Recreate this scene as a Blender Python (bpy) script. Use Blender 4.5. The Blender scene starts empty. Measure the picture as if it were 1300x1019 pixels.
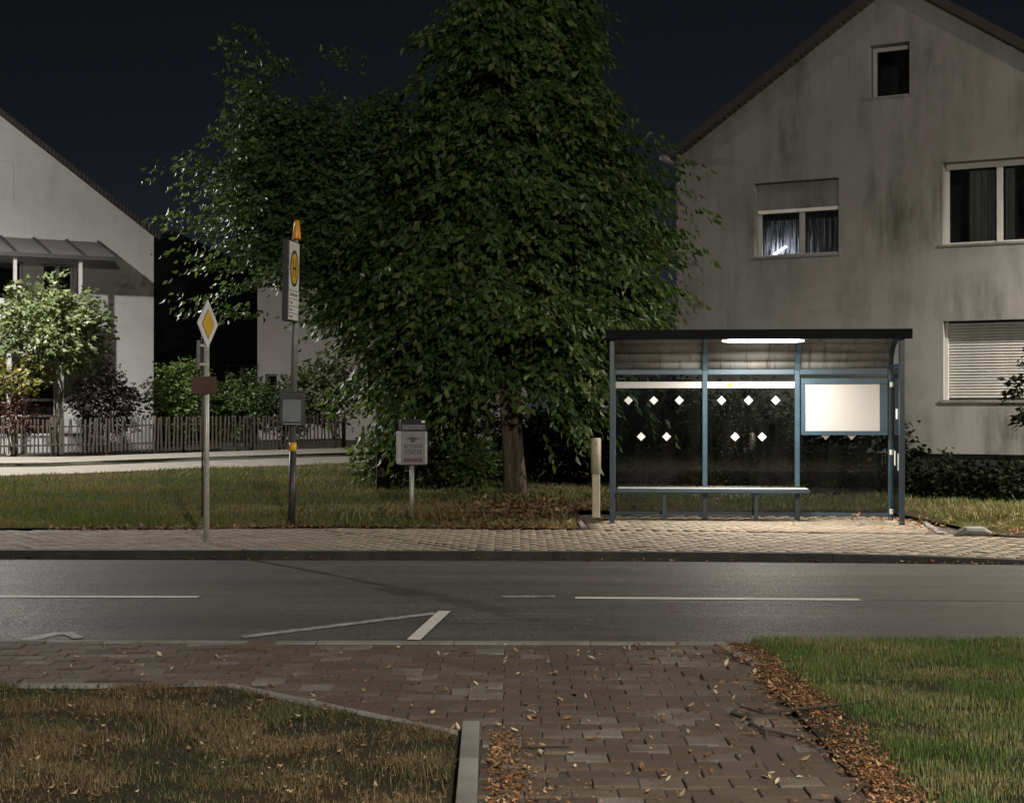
import bpy, bmesh, math, random
import numpy as np
from mathutils import Vector, Matrix
R = math.radians
sc = bpy.context.scene
col = sc.collection
random.seed(7); rng = np.random.default_rng(7)

# ------------------------------------------------------------------ camera
cam_d = bpy.data.cameras.new('camera'); cam = bpy.data.objects.new('camera', cam_d); col.objects.link(cam)
cam.location = (0, 0, 1.63); cam.rotation_euler = (R(90.307), 0, 0)
cam_d.sensor_width = 36; cam_d.lens = 54.28; cam_d.clip_start = 0.1; cam_d.clip_end = 2000
sc.camera = cam

# ------------------------------------------------------------------ night sky, faint added fill
SUN_EL, SUN_AZ = 25.0, 200.0
w = bpy.data.worlds.new('World'); sc.world = w; w.use_nodes = True
nt = w.node_tree; bg = nt.nodes['Background']
sky = nt.nodes.new('ShaderNodeTexSky'); sky.sky_type = 'NISHITA'; sky.sun_disc = False
sky.sun_elevation = R(SUN_EL); sky.sun_rotation = R(SUN_AZ); sky.air_density = 0.3; sky.dust_density = 0.0; sky.ozone_density = 5.0
hsv = nt.nodes.new('ShaderNodeHueSaturation'); hsv.inputs['Saturation'].default_value = 0.45
nt.links.new(sky.outputs[0], hsv.inputs['Color']); nt.links.new(hsv.outputs[0], bg.inputs['Color'])
bg.inputs['Strength'].default_value = 0.00115
sd = bpy.data.lights.new('night_fill', 'SUN'); sd.energy = 0.05; sd.angle = R(12); sd.color = (1.0, .95, .88)  # weak sun added as ambient fill, no moon in view
so = bpy.data.objects.new('night_fill', sd); col.objects.link(so); so.rotation_euler = (R(48), 0, R(-25))
LEFT_LAMP = dict(pos=(-11.9, 31.6), power=3400, spill=520, color=(1.0, .97, .93))
RIGHT_LAMP = dict(pos=(12.8, 21.6), power=5600, spill=350, color=(1.0, .91, .78))
NEAR_FILL_LAMP = dict(pos=(2.2, -3.5), power=1900, spill=3000, color=(1.0, .92, .79))  # added behind the camera to brighten foreground and tree front
TUBE_POWER = 74
vs = sc.view_settings; vs.view_transform = 'Standard'; vs.look = 'None'; vs.exposure = 1.25; vs.gamma = 1; vs.use_curve_mapping = False

# ------------------------------------------------------------------ helpers
def link(o, parent=None):
    col.objects.link(o)
    if parent is not None: o.parent = parent
    return o
def tag(o, label=None, cat=None, group=None, kind=None):
    if label: o['label'] = label
    if cat: o['category'] = cat
    if group: o['group'] = group
    if kind: o['kind'] = kind
    return o
def empty(name, loc=(0, 0, 0), rz=0.0, label=None, cat=None, group=None):
    o = bpy.data.objects.new(name, None); o.location = loc; o.rotation_euler = (0, 0, rz); o.empty_display_size = .2
    col.objects.link(o); return tag(o, label, cat, group)
class MB:
    def __init__(s): s.v = []; s.f = []
    def face(s, pts):
        b = len(s.v); s.v += [tuple(p) for p in pts]; s.f.append(tuple(range(b, b+len(pts)))); return s
    def box(s, x0, x1, y0, y1, z0, z1, M=None):
        b = len(s.v)
        P = [(x0,y0,z0),(x1,y0,z0),(x1,y1,z0),(x0,y1,z0),(x0,y0,z1),(x1,y0,z1),(x1,y1,z1),(x0,y1,z1)]
        if M is not None: P = [tuple(M @ Vector(p)) for p in P]
        s.v += P
        s.f += [tuple(b+i for i in q) for q in ((0,3,2,1),(4,5,6,7),(0,1,5,4),(1,2,6,5),(2,3,7,6),(3,0,4,7))]; return s
    def tube(s, pts, radii, n=10, cap=True, sx=1.0):
        pts = [Vector(p) for p in pts]; b = len(s.v); m = len(pts)
        for i, p in enumerate(pts):
            t = (pts[min(i+1, m-1)] - pts[max(i-1, 0)]).normalized()
            a = Vector((0, 0, 1)) if abs(t.z) < .9 else Vector((1, 0, 0))
            u = t.cross(a).normalized(); w_ = t.cross(u)
            r = radii[i] if hasattr(radii, '__len__') else radii
            for k in range(n):
                an = 2*math.pi*k/n; s.v.append(tuple(p + (u*math.cos(an)*sx + w_*math.sin(an))*r))
        for i in range(m-1):
            for k in range(n):
                k2 = (k+1) % n
                s.f.append((b+i*n+k, b+i*n+k2, b+(i+1)*n+k2, b+(i+1)*n+k))
        if cap:
            s.f.append(tuple(b+k for k in range(n))[::-1]); s.f.append(tuple(b+(m-1)*n+k for k in range(n)))
        return s
    def prism(s, poly, axis, a, b_):
        def P(p, t):
            return (t, p[0], p[1]) if axis == 'x' else (p[0], t, p[1]) if axis == 'y' else (p[0], p[1], t)
        n = len(poly); b = len(s.v)
        s.v += [P(p, a) for p in poly] + [P(p, b_) for p in poly]
        s.f.append(tuple(b+i for i in range(n))[::-1]); s.f.append(tuple(b+n+i for i in range(n)))
        for i in range(n): j = (i+1) % n; s.f.append((b+i, b+j, b+n+j, b+n+i))
        return s
    def mesh(s, name):
        me = bpy.data.meshes.new(name); me.from_pydata(s.v, [], s.f); me.update()
        bm = bmesh.new(); bm.from_mesh(me); bmesh.ops.recalc_face_normals(bm, faces=bm.faces); bm.to_mesh(me); bm.free(); return me
    def build(s, name, mat, parent=None, smooth=False, bevel=0):
        me = s.mesh(name); o = bpy.data.objects.new(name, me)
        if mat: me.materials.append(mat)
        if smooth:
            for p in me.polygons: p.use_smooth = True
        if bevel:
            m = o.modifiers.new('bevel', 'BEVEL'); m.width = bevel; m.segments = 2; m.limit_method = 'ANGLE'; m.angle_limit = R(40)
        return link(o, parent)
def copy_part(o, parent, loc=None):
    c = o.copy(); link(c, parent)
    if loc is not None: c.location = loc
    return c
def fast_mesh(name, V, F, mat, colors=None, smooth=False, parent=None):
    """V (n,3); F (m,k) numpy, all of one size; colors per vertex (n,3)"""
    me = bpy.data.meshes.new(name); V = np.asarray(V, np.float32); F = np.asarray(F, np.int32); m, k = F.shape
    me.vertices.add(len(V)); me.vertices.foreach_set('co', V.ravel())
    me.loops.add(m*k); me.loops.foreach_set('vertex_index', F.ravel())
    me.polygons.add(m); me.polygons.foreach_set('loop_start', np.arange(m, dtype=np.int32)*k)
    if smooth: me.polygons.foreach_set('use_smooth', np.ones(m, bool))
    me.update(calc_edges=True)
    if colors is not None:
        a = me.color_attributes.new('tint', 'FLOAT_COLOR', 'POINT')
        c = np.ones((len(V), 4), np.float32); c[:, :3] = colors; a.data.foreach_set('color', c.ravel())
    me.materials.append(mat); o = bpy.data.objects.new(name, me); return link(o, parent)

# ------------------------------------------------------------------ materials
class NT:
    def __init__(s, name):
        s.m = bpy.data.materials.new(name); s.m.use_nodes = True; s.t = s.m.node_tree; s.b = s.t.nodes['Principled BSDF']; s.out = s.t.nodes['Material Output']
        s.tc = None
    def n(s, typ, **kw):
        x = s.t.nodes.new('ShaderNode'+typ)
        for k, v in kw.items(): setattr(x, k, v)
        return x
    def l(s, a, b): s.t.links.new(a, b)
    def co(s, scale=(1, 1, 1), kind='Object'):
        tc = s.n('TexCoord'); mp = s.n('Mapping'); mp.inputs['Scale'].default_value = scale; s.l(tc.outputs[kind], mp.inputs[0]); return mp.outputs[0]
    def noise(s, vec, scale, detail=6, rough=.6, dist=0):
        x = s.n('TexNoise'); x.inputs['Scale'].default_value = scale; x.inputs['Detail'].default_value = detail; x.inputs['Roughness'].default_value = rough
        x.inputs['Distortion'].default_value = dist
        if vec is not None: s.l(vec, x.inputs['Vector'])
        return x.outputs['Fac']
    def ramp(s, fac, stops):
        x = s.n('ValToRGB'); e = x.color_ramp.elements
        while len(e) < len(stops): e.new(.5)
        for q, (p, c) in zip(e, stops): q.position = p; q.color = (c if hasattr(c, '__len__') else (c, c, c)) + (() if hasattr(c, '__len__') and len(c) == 4 else (1,))
        s.l(fac, x.inputs[0]); return x.outputs[0]
    def mix(s, fac, a, b, mode='MIX'):
        x = s.n('MixRGB', blend_type=mode)
        for i, q in ((0, fac), (1, a), (2, b)):
            if isinstance(q, (int, float)): x.inputs[i].default_value = q if i == 0 else (q, q, q, 1)
            elif isinstance(q, tuple): x.inputs[i].default_value = q + (1,)
            else: s.l(q, x.inputs[i])
        return x.outputs[0]
    def bump(s, h, strength=.3, dist=.01):
        x = s.n('Bump'); x.inputs['Strength'].default_value = strength; x.inputs['Distance'].default_value = dist; s.l(h, x.inputs['Height']); s.l(x.outputs[0], s.b.inputs['Normal'])
    def set(s, color=None, rough=None, metal=None, spec=None):
        for k, q in (('Base Color', color), ('Roughness', rough), ('Metallic', metal), ('Specular IOR Level', spec)):
            if q is None: continue
            if isinstance(q, (int, float)): s.b.inputs[k].default_value = q
            elif isinstance(q, tuple): s.b.inputs[k].default_value = q + (1,)
            else: s.l(q, s.b.inputs[k])
        return s
def simple(name, c, rough=.5, metal=0, var=.25, scale=6, bump=0, bscale=80, spec=.5):
    k = NT(name); v = k.co(); f = k.noise(v, scale)
    a = tuple(x*(1-var) for x in c); b = tuple(min(1, x*(1+var)) for x in c)
    k.set(k.ramp(f, [(.3, a), (.7, b)]), rough, metal, spec)
    if bump: k.bump(k.noise(v, bscale), bump, .004)
    return k.m
M = {}
# asphalt: worn lanes, aggregate sparkle
k = NT('asphalt'); v = k.co(); big = k.noise(k.co((.22, 1.5, 1)), 1.1, 5, .65); mid = k.noise(v, 5, 8, .7); fine = k.noise(v, 150, 3, .8)
vor = k.n('TexVoronoi'); vor.inputs['Scale'].default_value = 120; k.l(v, vor.inputs['Vector'])
c = k.ramp(big, [(.3, (.040, .036, .032)), (.5, (.064, .058, .052)), (.70, (.100, .091, .082))])
c = k.mix(.6, c, k.ramp(mid, [(.3, .55), (.7, 1.3)]), 'MULTIPLY')
c = k.mix(.75, c, k.ramp(vor.outputs['Color'], [(.15, .45), (.9, 1.5)]), 'MULTIPLY')
k.set(c, k.ramp(vor.outputs['Color'], [(.18, .32), (.36, .8)]), 0, .32); k.bump(k.mix(.6, vor.outputs['Distance'], fine), .6, .004); M['asphalt'] = k.m
k = NT('lane_asphalt'); v = k.co(); k.set(k.ramp(k.noise(v, 2.5, 8, .7), [(.3, (.125, .112, .090)), (.7, (.185, .168, .138))]), .85); k.bump(k.noise(v, 60), .4, .01); M['lane'] = k.m
def stone(name, c0, c1, dirt=(.05, .04, .03), rough=.8, scale=9):
    k = NT(name); v = k.co(); f = k.noise(v, scale, 8, .7); g = k.noise(v, 2.2, 6, .65)
    cc = k.mix(k.ramp(g, [(.42, 0.0), (.68, .75)]), k.ramp(f, [(.3, c0), (.7, c1)]), dirt)
    k.set(cc, rough); k.bump(k.noise(v, 130, 4), .35, .004); return k.m
M['kerb'] = stone('shaded_kerb_concrete', (.020, .019, .018), (.045, .043, .040), (.010, .009, .008))  # colour darkened to imitate the shade on the backlit kerb face
M['edge'] = stone('edging_concrete', (.15, .15, .145), (.23, .225, .215), (.07, .06, .05))
def paver(name, stops, dirt, joint):
    k = NT(name); v = k.co(kind='Generated'); v2 = k.n('NewGeometry'); oi = k.n('ObjectInfo')
    ad = k.n('Math', operation='ADD'); k.l(oi.outputs['Random'], ad.inputs[0]); k.l(v2.outputs['Random Per Island'], ad.inputs[1])
    fr = k.n('Math', operation='FRACT'); k.l(ad.outputs[0], fr.inputs[0])
    base = k.ramp(fr.outputs[0], stops)
    pos = k.n('Mapping'); k.l(v2.outputs['Position'], pos.inputs[0])
    g = k.noise(pos.outputs[0], 1.6, 6, .7); f = k.noise(pos.outputs[0], 70, 6, .75)
    cc = k.mix(k.ramp(g, [(.36, 0.0), (.62, .9)]), base, dirt)
    cc = k.mix(.9, cc, k.ramp(f, [(.3, .6), (.7, 1.35)]), 'MULTIPLY')
    k.set(cc, .78, 0, .35); k.bump(f, .5, .004); return k.m
M['paver'] = paver('driveway_paver', [(0, (.058, .042, .030)), (.4, (.086, .065, .048)), (.8, (.112, .090, .070)), (.93, (.150, .140, .122)), (1, (.17, .16, .142))], (.062, .039, .024), 0)
M['slab'] = paver('footway_paver', [(0, (.22, .18, .135)), (.5, (.26, .215, .165)), (1, (.31, .26, .20))], (.20, .16, .115), 0)
M['joint'] = stone('joint_sand', (.030, .022, .016), (.055, .042, .030), (.02, .017, .012), .95, 30)
M['soil'] = stone('soil', (.045, .033, .022), (.085, .062, .040), (.03, .024, .016), .95, 14)
k = NT('turf'); v = k.co(); k.set(k.mix(k.ramp(k.noise(v, 2.4, 8, .8), [(.38, 0.), (.62, 1.)]), (.018, .022, .009), (.040, .029, .017)), .95, 0, .1); k.bump(k.noise(v, 45), .8, .03); M['turf'] = k.m
k = NT('ground_earth'); v = k.co(); k.set(k.ramp(k.noise(v, .3, 8), [(.3, (.03, .035, .015)), (.7, (.06, .05, .03))]), .95); M['ground'] = k.m
# tinted foliage
def leafy(name, rough, trans, spec=.4):
    k = NT(name); a = k.n('VertexColor', layer_name='tint'); k.set(a.outputs[0], rough, 0, spec)
    tr = k.n('BsdfTranslucent'); mx = k.n('MixShader'); mx.inputs[0].default_value = trans
    k.l(k.mix(1.0, a.outputs[0], (1.3, 1.25, .6), 'MULTIPLY'), tr.inputs[0]); k.l(k.b.outputs[0], mx.inputs[1]); k.l(tr.outputs[0], mx.inputs[2]); k.l(mx.outputs[0], k.out.inputs[0]); return k.m
M['leaf'] = leafy('tree_leaf', .45, .38, .35); M['leaf_matte'] = leafy('hedge_leaf', .9, .1, .05); M['grass'] = leafy('grass_blade', .6, .25, .25); M['dry'] = leafy('dry_leaf', .8, .12, .2)
k = NT('bark'); v = k.co((1, 1, .14)); f = k.noise(v, 26, 8, .7, .6); k.set(k.ramp(f, [(.3, (.045, .034, .024)), (.7, (.16, .125, .09))]), .9); k.bump(f, .9, .03); M['bark'] = k.m
# painted plaster with rain streaks
def plaster(name, c, streak, s_amt, sx=1.0):
    k = NT(name); v = k.co(); vs_ = k.co((.9*sx, .9*sx, .16)); blotch = k.noise(v, .55, 6, .65); st = k.noise(vs_, 2.2, 7, .68); fine = k.noise(v, 140, 3)
    msk = k.mix(1.0, k.ramp(blotch, [(.38, 0.), (.60, 1.)]), k.ramp(st, [(.42, 0.), (.66, 1.)]), 'MULTIPLY')
    base = k.mix(k.ramp(k.noise(v, 2.4, 8, .7), [(.3, 0.), (.7, 1.)]), tuple(q*.88 for q in c), c)
    x = k.mix(s_amt, base, streak); mm = k.t.nodes[x.node.name]; k.l(k.mix(1., msk, s_amt, 'MULTIPLY'), mm.inputs[0])
    k.set(x, .9, 0, .2); k.bump(fine, .35, .006); return k.m
M['plaster_r'] = plaster('stained_plaster', (.235, .231, .218), (.085, .082, .070), 1.0)
M['plaster_l'] = plaster('white_plaster', (.42, .415, .405), (.28, .275, .265), .5)
M['plaster_p'] = plaster('cream_plaster', (.62, .58, .52), (.4, .37, .33), .5)
M['plinth'] = simple('plinth_paint', (.006, .006, .0055), .8, bump=.3)
M['unlit_wall'] = simple('unlit_house_wall', (.010, .010, .011), .85, bump=.3)  # near-black wall colour stands in for the house lying unlit
k = NT('roof_tile'); v = k.co((1, 1, 1)); wv = k.n('TexWave'); wv.inputs['Scale'].default_value = 3.2; k.l(v, wv.inputs['Vector']); k.set(k.ramp(k.noise(v, 7), [(.3, (.02, .016, .014)), (.7, (.04, .032, .028))]), .8); k.bump(wv.outputs['Fac'], .6, .03); M['tile'] = k.m
M['fascia_wood'] = simple('verge_wood', (.026, .022, .019), .7, scale=3, bump=.3)
M['white_frame'] = simple('white_window_frame', (.42, .41, .39), .45, var=.08)
M['shutter'] = simple('roller_shutter', (.34, .335, .315), .5, var=.1)
M['blind_edge'] = simple('shutter_end_bar', (.8, .78, .72), .4, var=.05)
M['room'] = simple('dark_room', (.02, .02, .022), .9)
k = NT('curtain'); v = k.co((1, 1, .03)); f = k.noise(v, 22, 3); k.set(k.ramp(f, [(.3, (.10, .11, .115)), (.7, (.30, .31, .31))]), .9); M['curtain'] = k.m
k = NT('net_curtain'); v = k.co((1, 1, .05)); f = k.noise(v, 40, 3); g = k.noise(k.co(), 45, 2)
k.set(k.mix(.5, k.ramp(f, [(.4, .05), (.62, .6)]), k.ramp(g, [(.45, .05), (.6, .7)])), .9); tr = k.n('BsdfTransparent'); mx = k.n('MixShader'); k.l(k.ramp(f, [(.42, .05), (.6, .75)]), mx.inputs[0]); tl = k.n('BsdfTranslucent'); tl.inputs[0].default_value = (.75, .75, .78, 1); m3 = k.n('MixShader'); m3.inputs[0].default_value = .6; k.l(k.b.outputs[0], m3.inputs[1]); k.l(tl.outputs[0], m3.inputs[2]); k.l(tr.outputs[0], mx.inputs[1]); k.l(m3.outputs[0], mx.inputs[2]); k.l(mx.outputs[0], k.out.inputs[0]); M['net'] = k.m
def glass(name, tint, dirt, specks=0., rough=.02):
    k = NT(name); tr = k.n('BsdfTransparent'); tr.inputs[0].default_value = tint + (1,); gl = k.n('BsdfGlossy'); gl.inputs['Roughness'].default_value = rough
    fr = k.n('Fresnel'); fr.inputs[0].default_value = 1.45; mx = k.n('MixShader'); k.l(fr.outputs[0], mx.inputs[0]); k.l(tr.outputs[0], mx.inputs[1]); k.l(gl.outputs[0], mx.inputs[2])
    v = k.co(); df = k.n('BsdfDiffuse'); df.inputs[0].default_value = (.5, .48, .43, 1); m2 = k.n('MixShader')
    sm = k.ramp(k.noise(k.co((1, 1, .35)), 3.0, 6, .7), [(.35, 0.), (.8, dirt)])
    if specks:
        vo = k.n('TexVoronoi'); vo.inputs['Scale'].default_value = 26; k.l(v, vo.inputs['Vector'])
        sp = k.ramp(vo.outputs['Distance'], [(.05, specks), (.13, 0.)]); gate = k.ramp(k.noise(v, 2.1, 3), [(.5, 0.), (.6, 1.)])
        sm = k.mix(1., sm, k.mix(1., sp, gate, 'MULTIPLY'), 'ADD')
    k.l(sm, m2.inputs[0]); k.l(mx.outputs[0], m2.inputs[1]); k.l(df.outputs[0], m2.inputs[2]); k.l(m2.outputs[0], k.out.inputs[0]); return k.m
M['glass'] = glass('shelter_glass', (.62, .66, .64), .012, .3); M['win_glass'] = glass('window_glass', (.8, .82, .82), .02); M['case_glass'] = glass('case_glass', (.9, .92, .92), .10)
# weathered roof sheet of the shelter: milky, streaked with dirt
k = NT('milky_roof_sheet'); v = k.co(); f = k.noise(k.co((1.2, 1, .5)), 5, 8, .72); g = k.noise(k.co((11, 1, 1.0)), 1.5, 6, .6); h = k.noise(k.co((1.2, 1, 7)), 1.3, 6, .6)
cc = k.ramp(f, [(.3, (.150, .145, .130)), (.6, (.225, .218, .20)), (.8, (.28, .275, .255))]); cc = k.mix(k.ramp(g, [(.55, 0.), (.66, .85)]), cc, (.07, .055, .04)); cc = k.mix(k.ramp(h, [(.66, 0.), (.72, .6)]), cc, (.08, .065, .045))
k.set(cc, .6); tl = k.n('BsdfTranslucent'); k.l(cc, tl.inputs[0]); mx = k.n('MixShader'); mx.inputs[0].default_value = .3; k.l(k.b.outputs[0], mx.inputs[1]); k.l(tl.outputs[0], mx.inputs[2])
tp = k.n('BsdfTransparent'); m2 = k.n('MixShader'); m2.inputs[0].default_value = .12; k.l(mx.outputs[0], m2.inputs[1]); k.l(tp.outputs[0], m2.inputs[2]); k.l(m2.outputs[0], k.out.inputs[0]); M['sheet'] = k.m
k = NT('milky_canopy'); k.set((.30, .30, .31), .5); tl = k.n('BsdfTranslucent'); tl.inputs[0].default_value = (.75, .75, .76, 1); mx = k.n('MixShader'); mx.inputs[0].default_value = .6; k.l(k.b.outputs[0], mx.inputs[1]); k.l(tl.outputs[0], mx.inputs[2]); k.l(mx.outputs[0], k.out.inputs[0]); M['canopy'] = k.m
M['blue'] = simple('blue_steel_paint', (.021, .047, .070), .38, .0, .22, 5, bump=.08, bscale=30)
M['dark_blue'] = simple('dark_fascia_paint', (.005, .006, .008), .7, 0, .3, 4, spec=.15)
M['white_board'] = simple('white_board', (.40, .38, .36), .5, var=.03, scale=2)
M['sticker'] = simple('white_sticker', (.72, .71, .69), .5, var=.1, scale=30)
M['galv'] = simple('galvanised_steel', (.48, .47, .44), .45, .35, .2, 14, bump=.1)
M['dark_steel'] = simple('dark_grey_steel', (.055, .055, .056), .5, .3, .25, 9)
M['mid_steel'] = simple('grey_painted_steel', (.16, .165, .17), .45, .2, .2, 9)
M['black'] = simple('black_plastic', (.012, .012, .013), .5)
M['sign_white'] = simple('sign_white', (.74, .74, .74), .45, var=.06)
M['sign_yellow'] = simple('sign_yellow', (.72, .42, .03), .45, var=.08)
M['sign_green'] = simple('sign_green', (.012, .05, .03), .5, var=.1)
M['sign_ink'] = simple('sign_ink', (.05, .05, .055), .6, var=.1)
M['sign_red'] = simple('sign_red', (.35, .10, .05), .6, var=.2)
M['paper'] = simple('faded_paper', (.34, .36, .37), .6, var=.12, scale=9)
M['orange'] = simple('orange_plastic', (.75, .30, .015), .35, var=.12, scale=16)
M['red_plastic'] = simple('red_plastic', (.40, .06, .02), .4)
M['rust'] = simple('brown_plate', (.075, .038, .022), .7, var=.35, scale=16)
M['cream'] = simple('cream_plastic', (.50, .45, .33), .55, var=.12, scale=9)
M['bin_white'] = simple('grey_white_enamel', (.42, .425, .43), .5, var=.2, scale=16)
M['poster'] = simple('bin_poster', (.19, .195, .20), .55, var=.2, scale=20)
M['bin_dark'] = simple('dark_lid', (.05, .052, .055), .4, var=.2)
M['poster_red'] = simple('poster_red_bar', (.12, .055, .05), .6, var=.3, scale=50)
M['wood'] = simple('grey_picket', (.052, .040, .031), .85, var=.35, scale=3, bump=.4)
M['twig'] = simple('twig_bark', (.03, .024, .018), .85)
k = NT('road_paint'); f = k.noise(k.co(), 9, 8, .75); cc = k.mix(k.ramp(f, [(.40, 1.), (.62, .0)]), (.40, .39, .36), (.11, .105, .10)); k.set(cc, .7); k.bump(k.noise(k.co(), 200), .4, .004); M['paint'] = k.m
k = NT('road_paint_fresh'); f = k.noise(k.co(), 9, 8, .75); cc = k.mix(k.ramp(f, [(.30, 1.), (.45, .0)]), (.55, .53, .49), (.2, .19, .18)); k.set(cc, .7); M['paint2'] = k.m
M['tar'] = simple('tar_seam', (.016, .015, .015), .5)
k = NT('worn_paint'); k.set((.17, .165, .155), .75); tp = k.n('BsdfTransparent'); mx = k.n('MixShader'); k.l(k.ramp(k.mix(.5, k.noise(k.co((.6, 2.5, 1)), 3, 8, .8), k.noise(k.co(), 40, 4, .8)), [(.47, 0.), (.62, .8)]), mx.inputs[0]); k.l(tp.outputs[0], mx.inputs[1]); k.l(k.b.outputs[0], mx.inputs[2]); k.l(mx.outputs[0], k.out.inputs[0]); M['worn'] = k.m
def glow(name, c, s):
    k = NT(name); k.b.inputs['Base Color'].default_value = c + (1,); k.b.inputs['Emission Color'].default_value = c + (1,); k.b.inputs['Emission Strength'].default_value = s; return k.m
M['tube'] = glow('lit_tube', (1., .96, .88), 9.0); M['led'] = glow('lit_street_lens', (1., .93, .82), 30.0); M['night_lamp'] = glow('lit_room_lamp', (.86, .88, 1.), 7.0)

# ------------------------------------------------------------------ terrain functions (metres; camera at the origin, +y across the road)
def ky(x):      # far kerb line
    q = min(max(x, 0), 6); return 16.9 - .03*x - .012*q*q - (.144*(x-6) if x > 6 else 0)
def kh(x):      # kerb height, dropping towards the right
    t = min(max((x-3.2)/3.2, 0), 1); return .08 - .05*t*t*(3-2*t)
def sy(x):      # back edge of the far footway
    if x < .9: return 20.0 + .3*math.exp(-((x+2.2)/2.0)**2)
    if x < 5.5: return 20.0 - .16*(x-.9)
    return max(19.26 - .75*(x-5.5), 17.6 - .1*(x-7.7) if x > 7.7 else 0)
def near(x): return 10.85 - .012*x
def lz(x, y):   # far lawn, rising gently away from the road
    return .085 + .03*min(max(y-20.2, 0), 26) + .012*math.sin(x*1.7+y*.6) + .10*math.exp(-(((x-.1)/1.3)**2 + ((y-24.3)/1.2)**2))
def sheet(name, x0, x1, nx, y0f, y1f, ny, zf, mat):
    V = []; F = []
    for i in range(nx+1):
        x = x0 + (x1-x0)*i/nx
        for j in range(ny+1):
            a, b = y0f(x), y1f(x); y = a + (b-a)*j/ny; V.append((x, y, zf(x, y, j/ny)))
    for i in range(nx):
        for j in range(ny): q = i*(ny+1)+j; F.append((q, q+ny+1, q+ny+2, q+1))
    return fast_mesh(name, V, F, mat, smooth=True)

# ------------------------------------------------------------------ ground, road, footways
def gz(x, y, t):
    return -.12 if y < 17 else -.12 + .02*min(y-17, 3.2)/3.2 if y < 20.2 else -.10 + .03*min(y-20.2, 26)
g = sheet('ground', -400, 400, 10, lambda x: -80, lambda x: 900, 245, gz, M['ground']); tag(g, 'dark earth under the lawns and beyond', 'ground', kind='structure')
road = sheet('road', -70, 70, 140, near, ky, 8, lambda x, y, t: .03*math.sin(math.pi*t) - .012, M['asphalt']); tag(road, 'dark worn asphalt road running across the picture', 'road', kind='structure')
def road_z(x, y): t = (y-near(x))/(ky(x)-near(x)); return .03*math.sin(math.pi*min(max(t, 0), 1)) - .012
def strip(name, pts, wd, mat, dz, parent, n=10):
    a, b = Vector(pts[0]), Vector(pts[1]); d = (b-a).normalized(); nn = Vector((-d.y, d.x))*wd/2; mb = MB(); P = []
    for i in range(n+1): p = a.lerp(b, i/n); P.append(p)
    for i in range(n):
        q = []
        for p, s in ((P[i], -1), (P[i+1], -1), (P[i+1], 1), (P[i], 1)): r = p + nn*s; q.append((r.x, r.y, road_z(r.x, r.y)+dz))
        mb.face(q)
    return mb.build(name, mat, parent)
strip('road_marking', ((-9.5, 13.42), (-2.70, 13.30)), .13, M['paint2'], .005, road, 30)
strip('road_marking', ((-.09, 13.33), (.37, 13.33)), .12, M['paint'], .005, road)
strip('road_marking', ((.54, 13.24), (2.95, 13.12)), .13, M['paint2'], .005, road, 20)
strip('road_marking', ((-1.95, 11.12), (-.60, 12.30)), .11, M['paint'], .005, road, 16)
strip('road_marking', ((-.54, 12.40), (-.70, 10.98)), .10, M['paint2'], .009, road, 16)
strip('road_marking', ((-3.46, 11.0), (-3.30, 11.32)), .12, M['paint'], .005, road)
strip('road_marking', ((-3.28, 11.34), (-3.10, 11.06)), .08, M['paint'], .007, road)
strip('tar_seam', ((3.0, 13.1), (9, 12.75)), .025, M['tar'], .004, road)
strip('worn_patch', ((-.45, 12.1), (.62, 11.95)), .55, M['worn'], .0035, road)

# far kerb stones
kerb = empty('kerb', (0, 0, 0)); tag(kerb, 'shade-darkened concrete kerb along the far side of the road', 'kerb', kind='structure')
for i in range(-14, 14):
    x0, x1 = i*1.0+.46, i*1.0+1.456; mb = MB(); b = len(mb.v)
    jt = random.uniform(-.004, .004)
    for x in (x0, x1):
        y = ky(x)+jt; h = kh(x)+random.uniform(-.003, .003); mb.v += [(x, y, -.15), (x, y, h-.018), (x, y+.018, h), (x, y+.12, h), (x, y+.12, -.15)]
    for a in range(4): mb.f.append((a, a+1, a+6, a+5))
    mb.f.append((0, 1, 2, 3, 4)); mb.f.append((9, 8, 7, 6, 5)); mb.build('kerbstone', M['kerb'], kerb)

# far footway: bedding sheet and clipped-corner paving blocks
def fz(x, y, t=0):
    s = min(max((y-ky(x))/2.2, 0), 1); return kh(x) + (.08-kh(x))*s
foot = sheet('pavement', -40, 30, 140, lambda x: ky(x)+.1, lambda x: max(sy(x), ky(x)+1.2), 6, lambda x, y, t: fz(x, y)-.016, M['joint']); tag(foot, 'pale block pavement along the far side of the road', 'pavement', kind='structure')
pad = sheet('shelter_pad', .80, 5.98, 10, lambda x: sy(x)+.05, lambda x: 22.95, 4, lambda x, y, t: .064, M['joint']); tag(pad, 'paved pad under the bus shelter', 'pavement', kind='structure')
def blocks(name, cells, mat, parent, clip=.026, th=.05):
    V = []; F4 = []
    n = 0; Ft = []
    for (x0, x1, y0a, y0b, z, hsh, hx) in cells:
        dy = y0b-y0a; sl = hx
        P = [(x0+clip, y0a), (x1-clip, y0a), (x1, y0a+clip), (x1, y0b-clip), (x1-clip, y0b), (x0+clip, y0b), (x0, y0b-clip), (x0, y0a+clip)]
        tx, ty = random.gauss(0, .012), random.gauss(0, .012); xm = (x0+x1)/2; ym = (y0a+y0b)/2
        for (px, py) in P: V.append((px, py + sl*(px-xm), z + (px-xm)*tx + (py-ym)*ty))
        for (px, py) in P: V.append((px, py + sl*(px-xm), z-th))
        Ft += [(n+7, n+0, n+1, n+2), (n+7, n+2, n+3, n+6), (n+6, n+3, n+4, n+5)]
        for a in range(8): b = (a+1) % 8; Ft.append((n+a, n+8+a, n+8+b, n+b))
        n += 16
    o = fast_mesh(name, V, Ft, mat, parent=parent); o['kind'] = 'stuff'; return o
cells = []
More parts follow.
